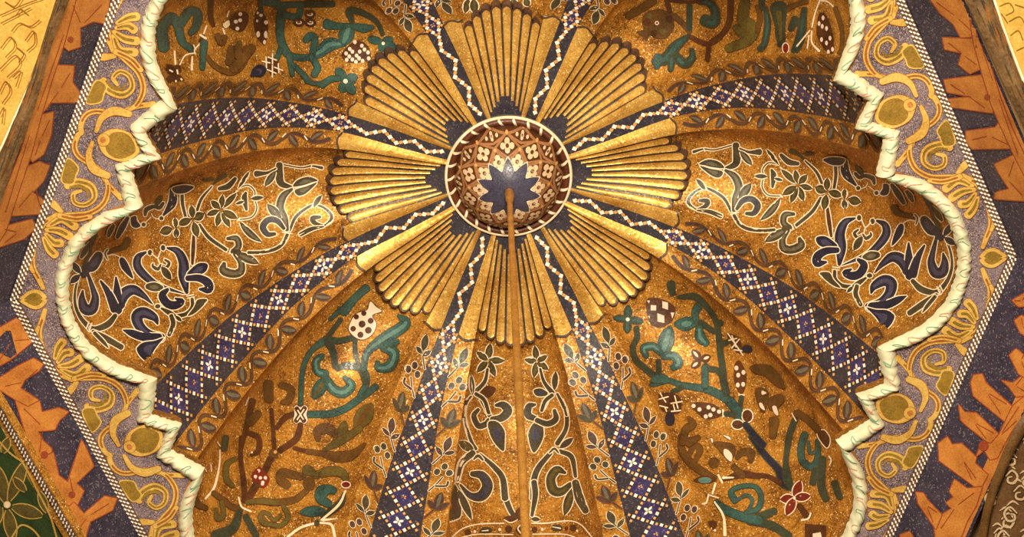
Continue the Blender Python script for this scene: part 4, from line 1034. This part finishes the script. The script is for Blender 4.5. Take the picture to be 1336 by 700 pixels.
# inscription bands: a splayed blue band with angular orange letters
BI, BO, BZ = AP + .008, 1.036, -.14
def band_pt(k, a, x, h=0.0):
    """a 0..1 from the inner to the outer edge, x along the side"""
    d = BI + (BO - BI) * a; z = -.004 + BZ * a; n = Vector((BZ, 0, -(BO - BI))).normalized()
    q = rotp((d + n.x * h, x), k); return Vector((q[0], q[1], z + n.z * h))
LETTERS = {
 'lower right': (1100, 440, 2.692, [
  [(452, 160), (462, 132), (492, 128), (505, 160), (608, 252), (578, 300), (462, 205)],
  [(560, 150), (600, 160), (645, 125), (660, 200), (612, 208), (585, 172)],
  [(410, 236), (430, 262), (470, 264), (562, 350), (525, 378), (430, 302), (418, 290)],
  [(600, 240), (650, 200), (640, 268), (592, 332), (562, 388), (545, 422), (520, 428), (500, 395), (472, 416), (490, 368), (525, 372), (552, 340)],
  [(338, 372), (370, 348), (386, 376), (420, 372), (472, 420), (466, 440), (512, 482), (490, 522), (470, 525), (342, 432)],
  [(395, 498), (440, 530), (492, 524), (470, 592), (440, 642), (418, 700), (328, 700), (322, 640), (385, 600), (366, 580), (392, 560), (378, 540)],
  [(260, 543), (286, 546), (300, 570), (350, 622), (330, 672), (268, 582)],
  [(205, 692), (238, 680), (262, 720), (210, 730)],
  [(588, 62), (612, 40), (640, 62), (660, 30), (660, 150), (622, 128)], [(606, -60), (632, -78), (660, -60), (660, 4), (628, -16)], [(598, -130), (660, -166), (660, -112), (620, -108)]],
  [(500, 380, 18, 'letter_edge')]),
 'lower left': (0, 350, 2.0, [
  [(-20, 24), (30, 30), (44, 48), (24, 72), (-20, 78)], [(-20, 165), (40, 130), (66, 150), (90, 184), (22, 240), (-20, 262)],
  [(-10, 290), (45, 254), (85, 235), (110, 250), (100, 266), (62, 290), (50, 312), (98, 344), (72, 360), (42, 345), (-10, 312)],
  [(38, 345), (70, 362), (100, 346), (106, 375), (150, 364), (176, 374), (152, 396), (140, 420), (96, 425), (110, 450), (132, 470), (132, 500), (96, 506), (78, 470), (58, 410)],
  [(98, 500), (136, 480), (150, 540), (174, 558), (210, 448), (222, 470), (242, 516), (196, 560), (216, 580), (196, 622), (160, 612), (118, 560)],
  [(158, 640), (190, 610), (216, 640), (270, 594), (302, 600), (290, 630), (232, 660), (214, 720), (170, 720)]],
  [(112, 486, 10, 'letter_edge'), (184, 590, 9, 'letter_edge')]),
 'upper right': (1120, 0, 2.0, [
  [(185, -12), (284, -12), (302, 40), (312, 92), (270, 96), (250, 60), (214, 30)],
  [(222, 96), (300, 100), (318, 140), (324, 176), (294, 190), (264, 166), (272, 136), (228, 126)],
  [(226, 206), (322, 194), (346, 240), (358, 262), (352, 292), (226, 274), (222, 258), (300, 250), (234, 238)],
  [(284, 340), (360, 330), (376, 310), (396, 340), (414, 384), (300, 386), (282, 366)],
  [(358, 426), (416, 398), (440, 420), (446, 522), (358, 516), (360, 500), (396, 490), (370, 450)],
  [(285, -12), (306, -12), (332, 90), (348, 170), (372, 250), (402, 330), (444, 420), (444, 470), (408, 400), (376, 330), (350, 270), (326, 190), (304, 110)]],
  [(340, 250, 8, 'letter_edge')]),
 'upper left': (0, 0, 2.0, [
  [(176, -12), (284, -12), (276, 60), (240, 54), (206, 70), (206, 120), (176, 130), (154, 110), (174, 60)],
  [(140, 168), (190, 170), (186, 214), (206, 240), (200, 265), (130, 265), (110, 290), (94, 260), (128, 214)],
  [(94, 300), (136, 290), (130, 350), (110, 400), (82, 420), (68, 398)],
  [(48, 440), (100, 420), (126, 430), (110, 470), (82, 500), (112, 520), (106, 555), (28, 560)],
  [(-6, 592), (80, 570), (92, 590), (60, 620), (-6, 642)],
  [(160, -10), (196, -10), (164, 110), (134, 200), (104, 300), (78, 400), (44, 500), (12, 600), (-20, 650), (-20, 560), (16, 480), (52, 390), (82, 290), (107, 190), (132, 100)]],
  [(180, 100, 8, 'letter_edge')])}
BAND_LABEL = {'lower right': 'blue band with orange angular inscription along the lower right edge', 'lower left': 'blue band with orange angular inscription along the lower left edge',
 'upper right': 'blue band with orange angular inscription along the upper right edge', 'upper left': 'blue band with orange angular inscription along the upper left edge'}
for k, (pl, fl) in SIDES.items():
    root = empty('inscription_band', band_pt(k, .5, 0), BAND_LABEL[pl], 'inscription band', 'inscription bands round the octagon')
    mb = MB()
    def bp(u, v, k=k):
        d = BI + (BO - BI) * v; H = d * math.tan(22.5 * RAD); return band_pt(k, v, -H + 2 * H * u)
    mb.grid(bp, 24, 6, 'band_blue'); 
    back = MB(); back.grid(bp, 8, 2, 'band_blue')
    mp = caster(back)
    mb.grid(lambda u, v: bp(u, v) + Vector((0, 0, .05)), 8, 2, 'plaster')
    obj('band_ground', mb, root)
    ox, oy, kk, polys, dots = LETTERS[pl]
    lb = MB(); ink = Ink(lb, mp, 1.0, .003); c = Crop(ink, ox, oy, kk)
    # the line the letters stand on
    for a, b, m in ((.80, .97, 'letter_orange'),):
        lb.grid(lambda u, v: (lambda aa: band_pt(k, aa, (-1 + 2 * u) * (BI + (BO - BI) * aa) * math.tan(22.5 * RAD), .0028))(a + (b - a) * v), 24, 2, m)
    for poly in polys: c.P(poly, 'letter_orange', 'letter_edge', smooth=False, o=1.5)
    for poly in polys:
        n_ = len(poly); cx, cy = sum(p[0] for p in poly) / n_, sum(p[1] for p in poly) / n_
        far = sorted(poly, key=lambda p: -math.hypot(p[0] - cx, p[1] - cy))[:2]
        for e in far: c.S([(cx + (e[0] - cx) * .1, cy + (e[1] - cy) * .1), (cx + (e[0] - cx) * .7, cy + (e[1] - cy) * .7)], [kk * 1.0, kk * 1.3], 'letter_edge')
    for x, y, r, m in dots: c.D(x, y, r, m)
    o = obj('lettering', lb, root); o['label'] = 'orange angular lettering'

# ------------------------------------------------------------------ what borders the bands at the corners of the photograph
def slab(name, poly, mat, zof, thick, label, cat_, deco=None, kmap=1.0, group=None):
    """A panel whose outline is read in the photograph and stands on the sloping plane zof."""
    mb = MB(); tree = MB()
    def mp(x, y):
        d = pxray(x, y); p0, n = zof; t = (p0 - CC).dot(n) / d.dot(n); return CC + d * t, (n if n.dot(d) < 0 else -n)
    ink = Ink(mb, mp, 1.5, 0.0); ink.maxd = None
    ink.blob(poly, mat, None, smooth=False)
    nn = mp(*poly[0])[1]
    fr = [mp(*p)[0] for p in poly]; bk = [p - nn * thick for p in fr]
    mb.add(fr + bk, [(i, (i + 1) % len(poly), (i + 1) % len(poly) + len(poly), i + len(poly)) for i in range(len(poly))] + [tuple(range(len(poly), 2 * len(poly)))], mat)
    ink.h = .0012; ink.u = 1.0
    if deco: deco(ink)
    o = obj(name, mb, None, mp(*poly[0])[0], smooth=False); tag(o, label, cat_, group); return o
def plane_at(k, d, z, slope):
    q = rotp((d, 0), k); n = rotp((slope, 0), k); return (Vector((q[0], q[1], z)), Vector((n[0], n[1], -1)).normalized())
def bar(name, a, b, wpx, mat, zof, label, cat_, depth=.02, deco=None, group=None):
    """A raised round moulding along a line read in the photograph."""
    def mp(x, y):
        d = pxray(x, y); p0, n = zof; t = (p0 - CC).dot(n) / d.dot(n); return CC + d * t, (n if n.dot(d) < 0 else -n)
    mb = MB(); l = cat(a if len(a) > 2 else a, False, 6); r = cat(b, False, 6); n = 40; l = resample(l, n); r = resample(r, n)
    def fn(u, v):
        i = min(n, int(round(u * n))); p, nn = mp(l[i][0] + (r[i][0] - l[i][0]) * v, l[i][1] + (r[i][1] - l[i][1]) * v)
        return p + nn * depth * math.sin(PI * v) ** .6
    mb.grid(fn, n, 8, mat)
    if deco:
        ink = Ink(mb, lambda x, y: (mp(x, y)[0], mp(x, y)[1]), 1.0, .002); ink.maxd = None; deco(ink)
    o = obj(name, mb, None, mp(*l[0])[0]); tag(o, label, cat_, group); return o
def streaks(l, r, mats, seed, depth):
    def d(ink):
        rn = random.Random(seed); n = 60; L_ = resample(cat(l, False, 6), n); R_ = resample(cat(r, False, 6), n)
        for q in range(46):
            i = rn.randint(0, n - 9); v = rn.uniform(.12, .88); m = rn.choice(mats); ink.h = depth * math.sin(PI * v) ** .6 + .0012
            pts = [(L_[i + j][0] + (R_[i + j][0] - L_[i + j][0]) * v, L_[i + j][1] + (R_[i + j][1] - L_[i + j][1]) * v) for j in (0, 2, 4, 6)]
            ink.stroke(pts, [.8, 2.2, 2.0, .8], m)
    return d
# upper left: dark moulding, white fillet, yellow panel
l1 = [(76, -8), (56, 60), (38, 112), (20, 152), (3, 190), (-10, 215)]; l2 = [(94, -8), (70, 52), (50, 125), (32, 178), (16, 220), (-10, 300)]
UL = plane_at(202.5, 1.04, -.15, .5)
bar('arch_moulding', l1, l2, 0, 'wood_brown', UL, 'dark brown mottled moulding at the upper left corner beside the inscription', 'moulding', .02, streaks(l1, l2, ['umber', 'foliage_line', 'dark_grey', 'scroll_brown'], 3, .02), 'dark mouldings in the upper corners')
slab('edge_fillet', [(73, -8), (77, -8), (57, 60), (39, 112), (21, 152), (4, 190), (-10, 216), (-10, 208), (0, 188), (17, 150), (35, 110), (53, 58)], 'cream', (UL[0] + Vector((0, 0, -.016)), UL[1]), .004, 'thin white line along the brown moulding at upper left', 'fillet', group='thin white lines in the upper corners')
def yl(ink):
    for pts in ([(0, 20), (34, 5), (62, -5)], [(2, 30), (40, 10)], [(0, 90), (20, 72), (26, 84), (10, 100)], [(16, 40), (26, 30), (40, 34), (52, 26)], [(2, 62), (14, 48), (20, 60), (8, 74)], [(34, 52), (44, 40), (46, 56), (36, 66)],
                [(0, 120), (8, 106), (14, 118), (4, 134)], [(22, 20), (28, 12), (36, 18)], [(0, 150), (6, 140), (4, 160)], [(18, 100), (28, 92), (22, 112)], [(8, 2), (20, 8), (30, -4)], [(24, 62), (32, 70), (26, 80)]):
        ink.stroke(pts, 1.3, 'foliage_line')
        ink.stroke([(x + 2.6, y + 2) for x, y in pts], 1.0, 'foliage_olive')
slab('corner_panel', [(-12, -12), (76, -12), (55, 58), (36, 110), (18, 150), (0, 190), (-12, 210)], 'yellow_panel', (UL[0] + Vector((0, 0, -.02)), UL[1]), .03, 'bright yellow panel with thin brown tracery in the upper left corner', 'corner panel', yl, group='yellow panels in the upper corners')
# upper right
r1_ = [(1256, -8), (1284, 52), (1310, 110), (1334, 160), (1350, 195)]; r2_ = [(1293, -8), (1309, 40), (1325, 84), (1339, 118), (1353, 150)]
UR = plane_at(337.5, 1.04, -.15, .5)
bar('arch_moulding', r1_, r2_, 0, 'wood_brown', UR, 'dark brown mottled moulding at the upper right corner beside the inscription', 'moulding', .02, streaks(r1_, r2_, ['umber', 'foliage_line', 'dark_grey', 'scroll_brown'], 4, .02), 'dark mouldings in the upper corners')
slab('edge_fillet', [(1293, -8), (1298, -8), (1314, 40), (1330, 84), (1344, 118), (1356, 148), (1350, 148), (1326, 84), (1310, 40)], 'cream', (UR[0] + Vector((0, 0, -.018)), UR[1]), .004, 'thin white line along the brown moulding at upper right', 'fillet', group='thin white lines in the upper corners')
def yr(ink):
    for pts in ([(1304, 8), (1316, 4), (1322, 14), (1312, 20)], [(1316, 28), (1330, 22), (1338, 34)], [(1318, 46), (1328, 40), (1334, 52)], [(1326, 66), (1338, 60)], [(1306, 18), (1314, 30)], [(1324, 6), (1336, 10)]):
        ink.stroke(pts, 1.6, 'foliage_olive')
slab('corner_panel', [(1296, -12), (1352, -12), (1352, 140), (1330, 84), (1313, 40)], 'yellow_panel', (UR[0] + Vector((0, 0, -.022)), UR[1]), .03, 'bright yellow panel with faint tracery in the upper right corner', 'corner panel', yr, group='yellow panels in the upper corners')
# lower left: second dentil strip, gold strip, green panel with gold edged leaves
LLp = plane_at(157.5, 1.05, -.15, .5)
def px_strip(a, b, wpx, zof):
    def mp(x, y):
        d = pxray(x, y); p0, n = zof; t = (p0 - CC).dot(n) / d.dot(n); return CC + d * t, (n if n.dot(d) < 0 else -n)
    L = math.hypot(b[0] - a[0], b[1] - a[1]); tx, ty = (b[0] - a[0]) / L, (b[1] - a[1]) / L
    def P(x, y, h):
        p, n = mp(a[0] + tx * x - ty * y * wpx, a[1] + ty * x + tx * y * wpx); return p + n * h
    return P, L
P_, L_ = px_strip((-14, 512), (106, 716), 7, LLp)
mb = MB(); dentils(mb, P_, (0, L_), 7, 2, 5.6)
o = obj('dentil_strip', mb, None, P_(L_ / 2, 0, 0), smooth=False); tag(o, 'narrow white dentil strip at the lower left corner, outside the inscription', 'dentil border')
slab('gold_strip', [(-14, 520), (-6, 516), (112, 716), (92, 716), (-14, 540)], 'gold_ground', (LLp[0] + Vector((0, 0, .006)), LLp[1]), .02, 'plain gold strip at the lower left corner beside the green panel', 'gold strip')
def gl(ink):
    def lf(a, b, w): ink.leaf(a, b, w, 'olive', 'foliage_gold', 1.5)
    for a, b, w in (((8, 655), (-4, 606), 16), ((12, 652), (34, 600), 15), ((16, 660), (56, 672), 16), ((10, 664), (18, 705), 15), ((2, 660), (-12, 690), 14), ((34, 640), (18, 622), 9), ((52, 640), (62, 668), 10), ((4, 590), (12, 570), 10), ((-2, 618), (-10, 640), 8)):
        lf(a, b, w)
    for pts in ([(28, 598), (40, 620), (50, 640), (66, 672), (76, 705)], [(0, 575), (14, 590), (28, 600)], [(16, 700), (28, 684), (44, 690), (58, 708)]): ink.stroke(pts, 2.4, 'foliage_gold')
    ink.dot(10, 657, 4, 4, 'cream', 'foliage_gold', 1)
slab('corner_panel', [(-14, 538), (-6, 544), (84, 716), (-14, 716)], 'green_panel', (LLp[0] + Vector((0, 0, .004)), LLp[1]), .03, 'dark green panel with gold edged leaves in the lower left corner', 'corner panel', gl)
# lower right: curved edge of an arch with cream scroll work
LRp = plane_at(22.5, 1.05, -.15, .5)
a1 = [(1350, 520), (1322, 560), (1300, 610), (1285, 655), (1274, 712)]; a2 = [(1354, 538), (1330, 574), (1308, 620), (1293, 662), (1284, 712)]
bar('arch_moulding', a1, a2, 0, 'umber', LRp, 'curved dark arch edge at the lower right corner', 'moulding', .012)
def sl(ink):
    sw = [(0, 0), (8, -7), (15, 0), (11, 9), (3, 8), (3, 2), (8, 1)]
    for x, y, s, f in ((1312, 620, 1, 1), (1326, 596, 1, -1), (1300, 648, 1.0, -1), (1322, 640, 1.1, 1), (1306, 676, 1.1, 1), (1326, 668, 1.1, -1), (1296, 694, .9, 1), (1316, 698, 1, -1), (1332, 624, .8, 1), (1334, 572, .8, 1), (1332, 700, .8, 1)):
        ink.stroke([(x + f * px * s, y + py * s) for px, py in sw], [1.6, 2.4, 2.8, 2.8, 2.8, 2.2, 1.4], 'boss_cream', 'umber', 1.0)
        ink.stroke([(x - f * 2 * s, y - 10 * s), (x + f * 5 * s, y - 14 * s), (x + f * 12 * s, y - 9 * s)], [1.2, 2.6, 1.2], 'boss_cream')
slab('corner_panel', [(1356, 540), (1331, 576), (1309, 622), (1294, 664), (1286, 714), (1356, 714)], 'scroll_brown', (LRp[0] + Vector((0, 0, .004)), LRp[1]), .03, 'brown panel of cream scroll work in the lower right corner', 'corner panel', sl)

# the rough ceiling behind the panels
cb = MB()
for k in range(8):
    def cp(u, v, k=k):
        d = 1.03 + .35 * v; H = d * math.tan(22.5 * RAD); q = rotp((d, -H + 2 * H * u), 45 * k + 22.5); return Vector((q[0], q[1], -.105 + .19 * v))
    cb.grid(cp, 4, 4, 'plaster')
o = obj('ceiling', cb, None, (0, 0, 0)); o['kind'] = 'structure'
# ------------------------------------------------------------------ light
w = bpy.data.worlds.new('world'); sc.world = w; w.use_nodes = True
bg = w.node_tree.nodes['Background']; bg.inputs[0].default_value = (1.0, .74, .46, 1); bg.inputs[1].default_value = WORLD
def area(name, p, target, power, size, col):
    l = bpy.data.lights.new(name, 'AREA'); l.energy = power; l.size = size; l.color = col; l.shape = 'DISK'
    o = bpy.data.objects.new(name, l); COL.objects.link(o); o.location = W(p)
    d = W(target) - W(p); o.rotation_euler = d.to_track_quat('-Z', 'Y').to_euler(); return o
for a in LIGHTS: area(*a)
sc.view_settings.view_transform = 'Standard'; sc.view_settings.look = 'None'; sc.view_settings.gamma = 1; sc.view_settings.use_curve_mapping = False
sc.view_settings.exposure = EXPOSURE
